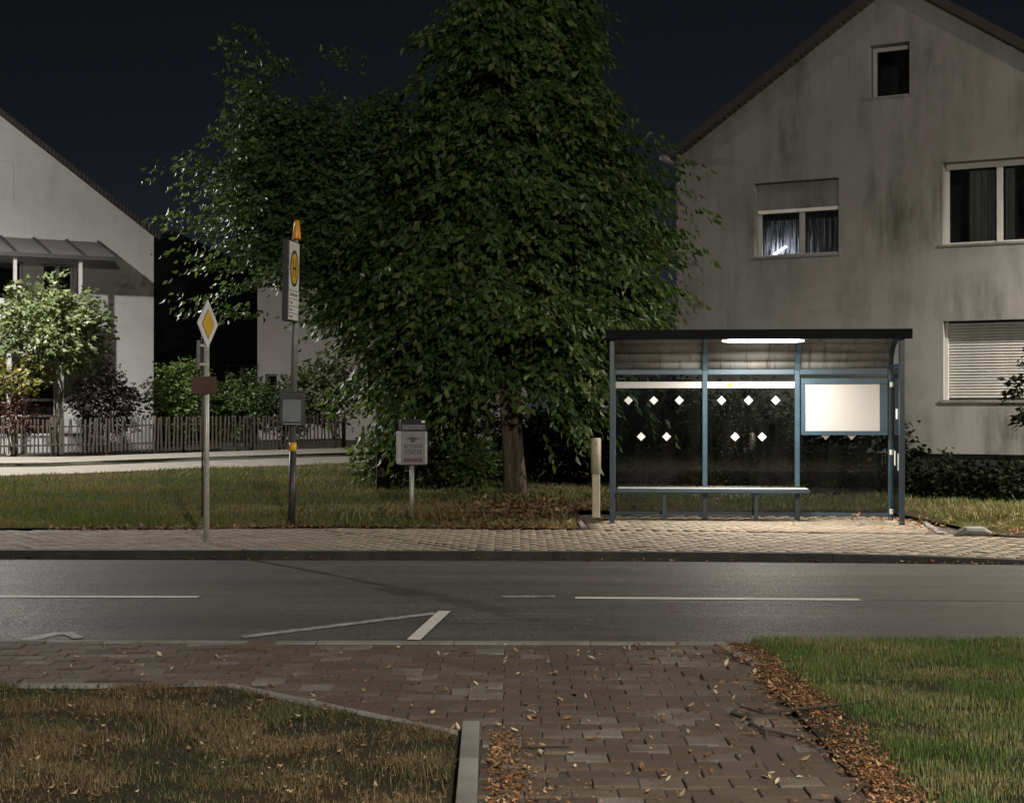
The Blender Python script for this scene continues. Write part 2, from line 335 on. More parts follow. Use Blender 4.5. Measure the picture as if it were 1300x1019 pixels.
for r in range(0, 21):
    for i in range(-40, 50):
        x = i*.2 + (r % 2)*.1; ym = ky(x+.1)+.135+r*.165
        if ym+.165 > max(sy(x+.1), ky(x)+1.2) + (.02 if x < .9 else -.02): continue
        z = fz(x+.1, ym+.08) + random.gauss(0, .0022); sl = (ky(x+.2)-ky(x))/.2
        cells.append((x+.004, x+.196, ym+.004, ym+.161, z, 0, sl))
blocks('paving_blocks', cells, M['slab'], foot)
cells = []
for r in range(0, 18):
    for i in range(0, 24):
        x = 1.0 + i*.2 + (r % 2)*.1; y = sy(x+.1)+.08+r*.165
        if y+.165 > 22.49 or x+.2 > 5.72-(max(0, 22.4-y)-1.0)*.1: continue
        cells.append((x+.003, x+.197, y+.003, y+.162, .081+random.gauss(0, .0018), 0, -.16))
blocks('paving_blocks', cells, M['slab'], pad, .014)
def edging(name, pts, wd, z, hgt, parent, mat, ln=.98):
    for a, b in zip(pts[:-1], pts[1:]):
        a, b = Vector(a), Vector(b); L = (b-a).length; n = max(1, round(L/ln)); d = (b-a)/L; ang = math.atan2(d.y, d.x)
        for i in range(n):
            s0, s1 = i*L/n+.003, (i+1)*L/n-.003; me = MB().box(0, s1-s0, -wd/2, wd/2, -.12, hgt)
            o = me.build('edging_stone', mat, parent, bevel=.006); p = a + d*s0; o.location = (p.x, p.y, z+random.uniform(-.004, .004)); o.rotation_euler = (random.uniform(-.012, .012), 0, ang)
edging('e', [(.93, 20.0), (.90, 23.1)], .07, .09, .03, pad, M['edge']); edging('e', [(5.33, 19.2), (5.86, 22.5)], .08, .08, .025, pad, M['edge'])
edging('e', [(.95, 22.5), (5.86, 22.5)], .06, .08, .02, pad, M['edge'])

# near side: walkway of square paving blocks, flush edging and lawns
def left_edge(x):      # lawn boundary y on the near left
    if x < -1.65: return 9.05 + .05*math.sin(x*2)
    return 9.0 + (x+1.65)*(7.66-9.0)/(-.29+1.65)
way = sheet('walkway', -9, 1.62, 60, lambda x: 3.0 if x > -.25 else left_edge(x)-.05, lambda x: near(x)+.02, 12, lambda x, y, t: -.004, M['joint']); tag(way, 'brown block-paved walkway leading to the near edge of the road', 'walkway', kind='structure')
edging('e', [(-9, near(-9)-.06), (1.5, near(1.5)-.06)], .10, 0, .012, way, M['edge'])
def in_way(x, y):
    if y > near(x)-.12: return False
    if x > 1.52: return False
    if x < -.13 and y < left_edge(x)+.06: return False
    return True
pm = []
for q in range(4):
    mb = MB(); c = .006; hx, hy = .0980, .0805
    P = [(-hx, -hy), (hx, -hy), (hx, hy), (-hx, hy)]; P2 = [(-hx+c, -hy+c), (hx-c, -hy+c), (hx-c, hy-c), (-hx+c, hy-c)]
    P = [(x+random.uniform(-.003, .003), y+random.uniform(-.003, .003)) for x, y in P]
    mb.v = [(x, y, -.05) for x, y in P] + [(x, y, -.005) for x, y in P] + [(x, y, random.uniform(-.0008, .0008)) for x, y in P2]
    for a in range(4): b = (a+1) % 4; mb.f += [(a, b, 4+b, 4+a), (4+a, 4+b, 8+b, 8+a)]
    mb.f.append((8, 9, 10, 11)); me = mb.mesh('paving_block'); me.materials.append(M['paver']); pm.append(me)
spots = []
for r in range(-2, 34):
    for i in range(-46, 10):
        x = i*.2 + (r % 2)*.1 + .05; y = 5.75 + r*.165
        if x < -4.2 or y < 5.9: continue
        if in_way(x-.06, y-.06) and in_way(x+.06, y+.05): spots.append((x, y - .012*x))
def vis(s): return abs(s[0]/s[1]*1960) < 655 and (1.62*1960/s[1]) < 510
spots.sort(key=lambda s: (not vis(s), s[1]))
rest = MB()
for n, (x, y) in enumerate(spots):
    z = .010 + random.gauss(0, .0045) + .006*math.sin(x*2.3+1)*math.sin(y*1.7); rot = (random.gauss(0, .022), random.gauss(0, .018), random.gauss(0, .014))
    me = random.choice(pm)
    if n < 300:
        o = bpy.data.objects.new('paving_block', me); o.location = (x, y, z); o.rotation_euler = rot; link(o, way)
    else:
        Mx = Matrix.Translation((x, y, z)) @ Matrix.Rotation(rot[2], 4, 'Z') @ Matrix.Rotation(rot[0], 4, 'X'); b = len(rest.v)
        rest.v += [tuple(Mx @ q.co) for q in me.vertices]; rest.f += [tuple(b+q for q in p.vertices) for p in me.polygons]
rest.build('paving_blocks', M['paver'], way)['kind'] = 'stuff'
edging('e', [(-5.6, 9.06), (-1.68, 9.0)], .07, .0, .03, way, M['edge']); edging('e', [(-1.66, 9.0), (-.29, 7.68)], .07, .0, .035, way, M['edge'])
edging('e', [(-.205, 7.74), (-.17, 5.2)], .085, .0, .075, way, M['edge']); edging('e', [(1.43, 10.65), (1.55, 9.75)], .08, .0, .03, way, M['edge'], .5)
# lawns
ln_r = sheet('lawn', 1.50, 14, 50, lambda x: 3.0, lambda x: near(x)-.02, 30, lambda x, y, t: .022+.012*math.sin(x*3)*math.sin(y*2.2) if t < .99 else .0, M['turf']); tag(ln_r, 'green lawn on the near right of the walkway', 'lawn', kind='structure')
ln_l = sheet('lawn', -9, -.21, 60, lambda x: 3.0, lambda x: min(left_edge(x)-.02, 9.02), 30, lambda x, y, t: .02+.012*math.sin(x*3)*math.sin(y*2.2), M['turf']); tag(ln_l, 'dry brown lawn on the near left of the walkway', 'lawn', kind='structure')
def lawn_back(x): return 29.4 + max(0, min((x+9.7)*.75, 6.2)) - max(0, min(.02*(x+9.7)**2, 1.0))
ln_f = sheet('lawn', -45, 45, 180, lambda x: (22.5 if .9 < x < 5.8 else sy(x)) if abs(x) < 30 else 20, lambda x: lawn_back(x)+12*(x > 1.5), 40, lambda x, y, t: lz(x, y), M['turf']); tag(ln_f, 'patchy lawn behind the far pavement under the trees', 'lawn', kind='structure')
lane = sheet('lane', -45, 14, 120, lambda x: lawn_back(x)-.15, lambda x: lawn_back(x)+2.6, 6, lambda x, y, t: lz(x, y)+.006 - .012*math.sin(x*1.7+y*.6), M['lane']); tag(lane, 'pale side lane curving past the picket fence', 'lane', kind='structure')
lp = sheet('pavement', -45, 14, 120, lambda x: lawn_back(x)+2.6, lambda x: lawn_back(x)+4.75, 4, lambda x, y, t: lz(x, y)+.09 - .012*math.sin(x*1.7+y*.6), M['lane']); tag(lp, 'pale footpath in front of the picket fence', 'pavement', kind='structure')

# ------------------------------------------------------------------ bus shelter
SH = (1.367, 21.1, .083); SHROT = R(-4.8)
sh = empty('bus_shelter', SH, SHROT, 'blue framed glass bus shelter with a lit tube under its roof', 'bus shelter')
B = 1.297; DEP = .95; Wd = 3*B; BL = M['blue']
arc = [(DEP, 2.12), (.93, 2.22), (.84, 2.36), (.68, 2.475), (.45, 2.545), (.2, 2.575), (-.08, 2.585)]
def arch(x, mat=BL, wd=.06):
    mb = MB(); off = .055; b = len(mb.v)
    for (y, z) in arc[:-1]:
        i = arc.index((y, z)); t = Vector((arc[i+1][0]-y, arc[i+1][1]-z)).normalized(); nrm = Vector((-t.y, t.x)); nrm = -nrm if nrm.y > 0 and nrm.x > 0 else nrm
        a = Vector((y, z)); c = a + Vector((-abs(t.y), -abs(t.x)))*off
        mb.v += [(x-wd/2, a.x, a.y), (x+wd/2, a.x, a.y), (x+wd/2, c.x, c.y), (x-wd/2, c.x, c.y)]
    n = len(arc)-1
    for i in range(n-1):
        q = i*4
        for k_ in range(4): mb.f.append((q+k_, q+(k_+1) % 4, q+4+(k_+1) % 4, q+4+k_))
    mb.f += [(0, 1, 2, 3), ((n-1)*4+3, (n-1)*4+2, (n-1)*4+1, (n-1)*4)]
    return mb.build('roof_rib', mat, sh)
for i in range(4):
    MB().box(i*B-.035, i*B+.035, DEP-.035, DEP+.035, 0, 2.14).build('rear_post', BL, sh, bevel=.006); arch(i*B)
for x in (0, Wd): MB().box(x-.035, x+.035, -.035, .035, -.01, 2.5).build('front_post', BL, sh, bevel=.006)
MB().box(-.08, Wd+.12, -.16, -.02, 2.50, 2.63).build('fascia', M['dark_blue'], sh, bevel=.008)
for i in range(3):
    x0, x1 = i*B+.037, (i+1)*B-.037
    MB().box(x0, x1, DEP-.03, DEP+.03, 2.045, 2.118).build('rear_beam', BL, sh, bevel=.005)
    mb = MB()
    for a, b in zip(arc[:-1], arc[1:]): mb.face([(x0-.02, a[0]+.004, a[1]+.006), (x1+.02, a[0]+.004, a[1]+.006), (x1+.02, b[0]+.004, b[1]+.006), (x0-.02, b[0]+.004, b[1]+.006)])
    o = mb.build('roof_sheet', M['sheet'], sh, smooth=True); s_ = o.modifiers.new('thickness', 'SOLIDIFY'); s_.thickness = .006
    p = MB().box(x0, x1, DEP-.004, DEP+.004, .10, 2.04).build('glass_pane', M['glass'], sh)
    MB().box(x0, x1, DEP-.015, DEP+.015, .055, .10).build('bottom_rail', BL, sh)
    if i < 2:
        st = MB().box(x0, x1, DEP-.011, DEP-.005, 1.855, 1.945).build('name_strip', M['white_board'], sh)
        if i == 1:
            MB().box(x0+.28, x0+.345, DEP-.013, DEP-.0111, 1.872, 1.93).build('printed_logo', M['orange'], st)
            mb = MB(); x = x0+.39
            for q in range(24):
                wq = random.choice((.010, .013, .016)); hh = random.choice((.024, .026, .034)); mb.box(x, x+wq, DEP-.013, DEP-.0111, 1.887, 1.887+hh); x += wq+.006
            mb.build('printed_name', M['black'], st)
    rows = [(1.68, (.2, .56, .92)), (1.165, (.38, .74))] if i < 2 else [(1.185, (.38, .74))]
    if i == 1: rows = [(1.68, (.22, .60, .98)), (1.165, (.41, .79))]
    for z, us in rows:
        for u in us:
            h = .062; x = x0-.02+u; MB().prism([(x-h, z), (x, z-h), (x+h, z), (x, z+h)], 'y', DEP-.0075, DEP-.0045).build('diamond_sticker', M['sticker'], sh)
# info board bay
x0, x1 = 2*B+.05, 3*B-.05
bd = MB().box(x0+.05, x1-.05, DEP-.075, DEP-.055, 1.24, 1.92).build('info_board', M['white_board'], sh)
for q in ((x0, x1, 1.19, 1.25), (x0, x1, 1.91, 1.99)): MB().box(q[0], q[1], DEP-.09, DEP-.012, q[2], q[3]).build('board_frame', BL, sh, bevel=.004)
for q in ((x0, x0+.055), (x1-.11, x1)): MB().box(q[0], q[1], DEP-.088, DEP-.013, 1.252, 1.908).build('board_frame', BL, sh, bevel=.004)
# side walls
for x, s in ((0, 1), (Wd, -1)):
    MB().box(x-.004, x+.004, .05, DEP-.05, .12, 2.12).build('side_pane', M['glass'], sh)
    MB().box(x-.02, x+.02, .036, DEP-.036, 2.13, 2.17).build('side_rail', BL, sh)
    for z in (.12, .95, 1.9):
        MB().box(x-.02+s*.0, x+.02, DEP-.09, DEP-.036, z-.035, z+.035).build('clamp', M['sticker'], sh, bevel=.004)
for q in ((.30, .42, 1.42, 1.56), (.5, .56, .78, .98), (.22, .26, .72, .95)): MB().box(Wd-.012, Wd-.005, *q).build('torn_sticker', M['sticker'], sh)
# bench
bn = MB().prism([(DEP-.44, .405), (DEP-.44, .43), (DEP-.42, .445), (DEP-.08, .445), (DEP-.06, .43), (DEP-.06, .385), (DEP-.42, .385)], 'x', .06, 2*B+.12).build('bench', BL, sh, bevel=.005)
MB().box(.07, 2*B+.11, DEP-.43, DEP-.07, .4455, .4495).build('seat_top', M['galv'], bn)
for x in (.72, 2.0): MB().box(x-.028, x+.028, DEP-.29, DEP-.22, .0, .384).build('bench_leg', BL, bn, bevel=.004)
MB().box(.05, 2*B+.13, DEP-.452, DEP-.441, .392, .438).build('bench_edge', BL, bn, bevel=.003)
# tube lamp
hs = MB().box(1.50, 2.60, .0, .14, 2.515, 2.56).build('lamp_housing', M['dark_blue'], sh, bevel=.006)
MB().tube([(1.50, .06, 2.482), (1.62, .06, 2.482), (2.48, .06, 2.482), (2.60, .06, 2.482)], [.008, .022, .022, .008], 14).build('lit_tube', M['tube'], hs, smooth=True)
ld = bpy.data.lights.new('tube_light', 'AREA'); ld.shape = 'RECTANGLE'; ld.size = 1.04; ld.size_y = .09; ld.energy = TUBE_POWER; ld.color = (1., .94, .84); ld.spread = R(170)
lo = bpy.data.objects.new('tube_light', ld); link(lo, sh); lo.location = (2.05, .06, 2.438)

# ------------------------------------------------------------------ bus stop pole
bs = empty('bus_stop_sign', (-2.92, 20.45, .083), 0, 'tall grey bus stop pole with yellow H flag sign and orange cap', 'bus stop'); bs.rotation_euler = (0, R(1.0), 0)
MB().tube([(0, 0, -.1), (0, 0, 1.0)], .047, 16).build('lower_pole', M['dark_steel'], bs, smooth=True)
MB().tube([(0, 0, 1.11), (0, 0, 3.68)], .043, 16).build('upper_pole', M['mid_steel'], bs, smooth=True)
MB().tube([(0, 0, 1.0), (0, 0, 1.112)], .049, 16).build('yellow_band', M['sign_yellow'], bs, smooth=True)
MB().tube([(0, 0, 3.66), (0, 0, 3.80)], .022, 10).build('cap_stem', M['galv'], bs, smooth=True)
cp = MB().tube([(0, 0, 3.80), (0, 0, 3.82), (0, 0, 3.98), (0, 0, 4.05), (0, 0, 4.06)], [.055, .060, .042, .030, .014], 16).build('orange_cap', M['orange'], bs, smooth=True)
MB().tube([(0, 0, 3.795), (0, 0, 3.812)], .061, 16).build('cap_rim', M['red_plastic'], cp, smooth=True)
fl = empty('flag', (0, 0, 0)); fl.parent = bs; fl.rotation_euler = (0, 0, R(-12.5)); bpy.data.objects.remove(fl)
Mf = Matrix.Rotation(R(-9), 4, 'Z')
def fbox(name, y0, y1, z0, z1, xa, xb, mat, par): return MB().box(xa, xb, y0, y1, z0, z1, Mf).build(name, mat, par)
box = MB().box(-.03, .055, -.50, -.05, 2.70, 3.75, Mf).build('flag_box', M['dark_steel'], bs, bevel=.006)
face = fbox('sign_face', -.485, -.055, 2.72, 3.735, .056, .058, M['sign_white'], box)
def disc(name, cy, cz, ry, rz, mat, x, par, hole=None):
    mb = MB(); n = 40; c = [(ry*math.cos(2*math.pi*i/n), rz*math.sin(2*math.pi*i/n)) for i in range(n)]
    if hole is None: mb.face([tuple(Mf @ Vector((x, cy+a, cz+b))) for a, b in c])
    else:
        for i in range(n): j = (i+1) % n; mb.face([tuple(Mf @ Vector((x, cy+p[0]*s, cz+p[1]*s))) for p, s in ((c[i], 1), (c[j], 1), (c[j], hole), (c[i], hole))])
    return mb.build(name, mat, par)
disc('emblem_ring', -.27, 3.39, .185, .24, M['sign_green'], .0592, box); disc('emblem_disc', -.27, 3.39, .150, .20, M['sign_yellow'], .0604, box)
mb = MB()
for y0, y1, z0, z1 in ((-.345, -.315, 3.27, 3.51), (-.225, -.195, 3.27, 3.51), (-.315, -.225, 3.375, 3.405)): mb.face([tuple(Mf @ Vector(p)) for p in ((.0616, y0, z0), (.0616, y1, z0), (.0616, y1, z1), (.0616, y0, z1))])
mb.build('letter_h', M['sign_green'], box)
mb = MB()
for z in (3.10, 2.99, 2.895, 2.805): mb.box(.0585, .0592, -.485, -.055, z-.004, z+.004, Mf)
x = -.43
while x < -.13: mb.box(.0585, .0592, x, x+.016, 3.03, 3.03+random.choice((.03, .04)), Mf); x += .027
for z in (2.93, 2.84, 2.75): mb.box(.0585, .0592, -.40, -.33, z-.004, z+.022, Mf)
mb.build('printed_lines', M['sign_ink'], box)
for z in (2.945, 2.85, 2.76): MB().box(.0585, .0592, -.47, -.44, z-.015, z+.02, Mf).build('line_number', M['sign_red'], box)
tcs = MB().box(-.165, .165, -.15, -.05, 1.34, 1.78).build('timetable_case', M['dark_steel'], bs, bevel=.015)
MB().box(-.12, .12, -.158, -.1505, 1.39, 1.68).build('timetable', M['paper'], tcs); MB().box(-.125, .125, -.164, -.160, 1.385, 1.745).build('case_window', M['case_glass'], tcs)
mb = MB()
for q in range(7): mb.box(-.11+q*.034, -.09+q*.034, -.1525, -.1505, 1.355, 1.364)
mb.build('printed_footer', M['sticker'], tcs)

# ------------------------------------------------------------------ priority road sign
pr = empty('priority_road_sign', (-3.58, 18.1, .083), 0, 'yellow and white diamond priority sign on a slim galvanised pole', 'road sign')
MB().tube([(.0, 0, -.1), (0, 0, 2.52)], .032, 14).build('pole', M['galv'], pr, smooth=True)
MB().tube([(-.055, .03, .3), (-.055, .03, 2.48)], .012, 8).build('back_rod', M['dark_steel'], pr, smooth=True)
Md = Matrix.Translation((.025, -.045, 2.55)) @ Matrix.Rotation(R(77), 4, 'Z')
def dia(name, h, c, y0, y1, mat, par):
    P = []
    for ax, az in ((h, 0), (0, h), (-h, 0), (0, -h)):
        P += [(ax*(1-c)+(0 if ax else c*h), az*(1-c)+(0 if az else 0)), ] if c == 0 else [(ax, az)]
    mb = MB().prism(P, 'y', y0, y1); mb.v = [tuple(Md @ Vector(p)) for p in mb.v]; return mb.build(name, mat, par)
pl = dia('sign_plate', .285, .1, 0, .012, M['sign_white'], pr); dia('black_line', .178, .1, -.003, -.001, M['sign_ink'], pl); dia('yellow_field', .165, .1, -.006, -.004, M['sign_yellow'], pl)
sp = MB().box(-.115, -.075, -.02, .30, 2.02, 2.36).build('edge_on_plate', M['mid_steel'], pr, bevel=.004)
for z in (2.08, 2.3): MB().box(-.075, .03, -.03, .02, z-.015, z+.015).build('bracket', M['galv'], pr)
MB().box(-.165, .125, -.085, -.045, 1.73, 1.935).build('brown_plate', M['rust'], pr, bevel=.008)

# ------------------------------------------------------------------ litter bin on a post
lb = empty('litter_bin', (-1.385, 21.35, .095), R(9), 'small grey litter bin with a poster on a slim post', 'litter bin')
MB().tube([(-.0, 0, -.1), (-.0, 0, .85)], .033, 14).build('post', M['galv'], lb, smooth=True)
bx_ = MB().prism([(-.14, .78), (-.15, 1.24), (.15, 1.24), (.14, .78)], 'x', -.205, .205).build('bin_body', M['bin_white'], lb, bevel=.02)
MB().box(-.165, .165, -.158, -.152, .80, 1.235).build('poster', M['poster'], bx_)
mb = MB()
for r_, (z, h) in enumerate(((1.0, .055), (.92, .07))):
    x = -.12+.01*r_
    while x < .12:
        wq = random.choice((.018, .024, .03)); mb.box(x, x+.007, -.161, -.1585, z, z+h); mb.box(x, x+wq, -.161, -.1585, z+h-.012, z+h)
        if random.random() < .6: mb.box(x+wq-.006, x+wq, -.161, -.1585, z, z+h)
        if random.random() < .6: mb.box(x, x+wq, -.161, -.1585, z+.02, z+.03)
        x += wq+.014
mb.build('printed_words', M['sign_ink'], bx_)
mb = MB().prism([(-.12, 1.135), (0, 1.165), (.12, 1.135), (.03, 1.13), (.03, 1.09), (-.03, 1.09), (-.03, 1.13)], 'y', -.161, -.1585); mb.build('printed_emblem', M['sign_ink'], bx_)
MB().box(-.13, .13, -.161, -.1585, .82, .87).build('printed_bar', M['poster_red'], bx_)
MB().prism([(-.15, 1.243), (-.15, 1.33), (-.10, 1.40), (.15, 1.40), (.15, 1.243)], 'x', -.17, .19).build('lid', M['bin_dark'], lb, bevel=.02)
MB().box(.12, .17, -.13, -.104, 1.35, 1.385).build('lid_sticker', M['sticker'], lb)

# ------------------------------------------------------------------ cream marker post
mp_ = empty('marker_post', (1.22, 22.45, .10), 0, 'cream plastic marker post standing left of the bus shelter', 'bollard')
MB().box(-.058, .058, -.04, .04, -.1, .62).build('lower_post', M['cream'], mp_, bevel=.012)
MB().tube([(0, 0, .60), (0, 0, 1.10), (0, 0, 1.12)], [.074, .074, .062], 20).build('sleeve', M['cream'], mp_, smooth=True)
for q in ((-.006, .006, 1.0, 1.06), (-.02, .02, .86, .868)): MB().box(q[0], q[1], -.078, -.070, q[2], q[3]).build('mark', M['sign_ink'], mp_)

# ------------------------------------------------------------------ house helpers
def wall_with_holes(name, outer, holes, mat, parent, y=0, depth=.34):
    bm = bmesh.new()
    def loop(pts):
        vs_ = [bm.verts.new((p[0], y, p[1])) for p in pts]; return [bm.edges.new((vs_[i], vs_[(i+1) % len(vs_)])) for i in range(len(vs_))]
    E_ = loop(outer)
    for h in holes: E_ += loop([(h[0], h[2]), (h[1], h[2]), (h[1], h[3]), (h[0], h[3])])
    bmesh.ops.triangle_fill(bm, edges=E_, use_beauty=True, use_dissolve=False)
    for (a, b, c, d) in holes:
        for p, q in (((a, c), (b, c)), ((b, c), (b, d)), ((b, d), (a, d)), ((a, d), (a, c))):
            bm.faces.new([bm.verts.new(t) for t in ((p[0], y, p[1]), (q[0], y, q[1]), (q[0], y+depth, q[1]), (p[0], y+depth, p[1]))])
    me = bpy.data.meshes.new(name); bm.to_mesh(me); bm.free(); me.materials.append(mat); return link(bpy.data.objects.new(name, me), parent)
def window(parent, a, b, c, d, mull=(), y=.12, fr=.055, curtain=None, sill=True):
    wn = MB().box(a, b, y, y+.05, c, c+fr).box(a, b, y, y+.05, d-fr, d).box(a, a+fr, y+.002, y+.048, c+fr, d-fr).box(b-fr, b, y+.002, y+.048, c+fr, d-fr)
    for m in mull: wn.box(m-.05, m+.05, y-.012, y+.047, c+fr*.6, d-fr*.6)
    wn = wn.build('window_frame', M['white_frame'], parent)
    xs = [a+fr] + list(mull) + [b-fr]
    for i in range(len(xs)-1): MB().box(xs[i]+(.05 if i else 0), xs[i+1]-(.05 if i < len(mull) else 0), y+.02, y+.028, c+fr, d-fr).build('pane', M['win_glass'], wn)
    if sill: MB().box(a-.04, b+.04, -.022, y, c-.04, c-.002).build('window_sill', M['edge'], wn)
    MB().face([(a-.3, y+1.6, c-.3), (b+.3, y+1.6, c-.3), (b+.3, y+1.6, d+.3), (a-.3, y+1.6, d+.3)]).build('room_back', M['room'], wn)
    for s in ((a-.3, a-.3), (b+.3, b+.3)): MB().face([(s[0], y+.1, c-.3), (s[0], y+1.6, c-.3), (s[0], y+1.6, d+.3), (s[0], y+.1, d+.3)]).build('room_side', M['room'], wn)
    return wn
def drape(parent, a, b, c, d, y, mat, amp=.03, n=24, name='curtain'):
    mb = MB()
    for i in range(n):
        u0, u1 = a+(b-a)*i/n, a+(b-a)*(i+1)/n; f_ = lambda u: y+amp*math.sin(u*55)+amp*.4*math.sin(u*23)
        mb.face([(u0, f_(u0), c), (u1, f_(u1), c), (u1, f_(u1), d), (u0, f_(u0), d)])
    return mb.build(name, mat, parent, smooth=True)
def roof_slope(name, u0, z0, u1, z1, y0, y1, parent, mat, th=.16):
    d = Vector((u1-u0, z1-z0)).normalized(); n = Vector((-d.y, d.x)); n = n if n.y > 0 else -n
    return MB().prism([(u0, z0), (u1, z1), (u1+n.x*th, z1+n.y*th), (u0+n.x*th, z0+n.y*th)], 'y', y0, y1).build(name, mat, parent)

# ------------------------------------------------------------------ right house
GZ = .15
hr = empty('house', (3.1, 29.1, GZ), R(-29), 'tall stained plaster gable house behind the bus shelter', 'house')
W_, E0, AP = 8.32, 6.34-GZ, 9.10-GZ; zz = lambda z: z-GZ
holes = [(3.68, 4.40, zz(7.14), zz(8.07)), (1.54, 3.13, zz(4.43), zz(5.78)), (4.97, 7.05, zz(4.48), zz(5.90)), (4.98, 7.05, zz(1.80), zz(3.16))]
wall_with_holes('wall', [(0, zz(.87)), (W_, zz(.87)), (W_, E0), (W_/2, AP), (0, E0)], holes, M['plaster_r'], hr)
MB().box(.03, W_-.03, .03, 9, -.5, zz(.868)).build('plinth', M['plinth'], hr)
MB().face([(0, 0, zz(.87)), (0, 9, zz(.87)), (0, 9, E0), (0, 0, E0)]).build('side_wall', M['plaster_r'], hr)
MB().face([(W_, 0, zz(.87)), (W_, 9, zz(.87)), (W_, 9, E0), (W_, 0, E0)]).build('side_wall', M['plaster_r'], hr)
MB().face([(0, 9, zz(.87)), (W_, 9, zz(.87)), (W_, 9, E0), (W_/2, 9, AP), (0, 9, E0)]).build('rear_wall', M['plaster_r'], hr)
sl = (AP-E0)/(W_/2); oh = .05
rf = roof_slope('roof', -oh, E0-sl*oh, W_/2, AP, -.16, 9.3, hr, M['tile'], .13); roof_slope('roof', W_+oh, E0-sl*oh, W_/2, AP, -.16, 9.3, hr, M['tile'], .13)
roof_slope('verge_board', -oh, E0-sl*oh+.01, W_/2, AP+.01, -.21, -.165, hr, M['fascia_wood'], .15); roof_slope('verge_board', W_+oh, E0-sl*oh+.01, W_/2, AP+.01, -.21, -.165, hr, M['fascia_wood'], .15)
mb = MB().tube([(-oh-.06, -.4, E0-sl*oh+.02), (-oh-.06, 9.2, E0-sl*oh+.02)], .07, 10); mb.build('gutter', M['mid_steel'], hr, smooth=True)
ch = MB().box(6.2, 6.75, 1.5, 2.1, AP-2.0, AP+.35).build('chimney', M['fascia_wood'], rf); MB().box(6.12, 6.83, 1.42, 2.18, AP+.352, AP+.43).build('chimney_cap', M['plinth'], ch)
# attic window
window(hr, *holes[0], y=.28, fr=.07)
# window with half lowered shutter and a lit lamp behind net curtains
a, b, c, d = holes[1]; wn = window(hr, a, b, c, d, (2.37,), .27)
MB().box(a+.01, b-.012, .20, .24, zz(5.30), d-.004).build('shutter_panel', M['plaster_r'], wn); MB().box(a+.01, b-.012, .185, .25, zz(5.235), zz(5.298)).build('shutter_end_bar', M['blind_edge'], wn)
drape(wn, a+.06, 2.33, c+.06, zz(5.12), .36, M['net'], .015, 40, 'net_curtain'); drape(wn, 2.43, b-.06, c+.06, zz(5.12), .36, M['net'], .015, 40, 'net_curtain')
lampm = MB().tube([(1.72, .56, c+.08), (1.99, .48, c+.22)], .022, 8).build('room_lamp', M['night_lamp'], wn); MB().box(1.66, 2.3, .54, .59, c+.02, c+.075).build('lamp_bar', M['night_lamp'], wn)
# wide window with curtains
a, b, c, d = holes[2]; wn = window(hr, a, b, c, d, (5.88, 6.55), .28); MB().box(a+.03, b, .23, .278, d-.10, d-.004).build('head_trim', M['white_frame'], wn)
drape(wn, 5.35, 5.78, c+.06, d-.12, .41, M['curtain']); drape(wn, 5.95, 6.1, c+.06, d-.12, .41, M['curtain'], n=8); drape(wn, 6.3, 6.9, c+.06, d-.12, .41, M['curtain'])
# closed roller shutter
a, b, c, d = holes[3]; sh2 = MB().box(a+.002, b-.002, .22, .24, c, d).build('shutter', M['black'], hr); slat = None; n = 26; st = (d-c-.06)/n
for i in range(n):
    if slat is None: slat = MB().prism([(.195, 0), (.188, st*.3), (.195, st*.86), (.218, st*.9), (.218, 0)], 'x', a+.05, b-.05).build('slat', M['shutter'], sh2)
    else: copy_part(slat, sh2).location = (0, 0, i*st)
    if i == 0: slat.location = (0, 0, 0)
slat0 = c+.03
for o in sh2.children: o.location.z += slat0
MB().box(a+.003, a+.048, .15, .218, c+.001, d-.001).build('guide_rail', M['white_frame'], sh2); MB().box(a-.05, b+.05, -.022, .218, c-.05, c-.002).build('window_sill', M['edge'], sh2)

# ------------------------------------------------------------------ left white house
hl = empty('house', (-9.75, 42, .7), R(31), 'white gable house with a balcony canopy at the left edge', 'house')
zz = lambda z: z-.7; WL = 10.; E1 = zz(6.34); pt = 2.88/4.06; A1 = E1+pt*WL/2
hw = [(-4.9, -3.73, zz(7.07), zz(8.07)), (-2.98, -2.17, zz(4.3), zz(5.46)), (-5.0, -3.49, zz(4.3), zz(5.5)), (-5.6, -2.6, zz(.95), zz(2.85))]
wall_with_holes('wall', [(-WL, -.2), (0, -.2), (0, E1), (-WL/2, A1), (-WL, E1)], hw, M['plaster_l'], hl)
MB().face([(0, 0, -.2), (0, 9, -.2), (0, 9, E1), (0, 0, E1)]).build('side_wall', M['plaster_l'], hl); MB().face([(-WL, 0, -.2), (-WL, 9, -.2), (-WL, 9, E1), (-WL, 0, E1)]).build('side_wall', M['plaster_l'], hl)
roof_slope('roof', .12, E1-pt*.12, -WL/2, A1, -.10, 9.2, hl, M['tile'], .14); roof_slope('roof', -WL-.3, E1-pt*.3, -WL/2, A1, -.10, 9.2, hl, M['tile'], .14)
a, b, c, d = hw[0]; MB().box(a, b, .05, .1, c, d).build('closed_shutter', M['plaster_l'], hl)
window(hl, *hw[1], mull=(-2.57,)); window(hl, *hw[2], mull=(-4.25,))
wg = window(hl, *hw[3], mull=(-4.9, -4.2, -3.4)); MB().box(-5.6, -2.6, .10, .16, zz(1.85), zz(1.92)).build('transom', M['white_frame'], wg)
cn = empty('canopy'); bpy.data.objects.remove(cn)
O = 1.8; cnp = MB().prism([(0-.002, zz(6.05)), (-O, zz(5.48)), (-O, zz(5.53)), (-.002, zz(6.10))], 'x', -7.5, -1.5).build('canopy', M['canopy'], hl)
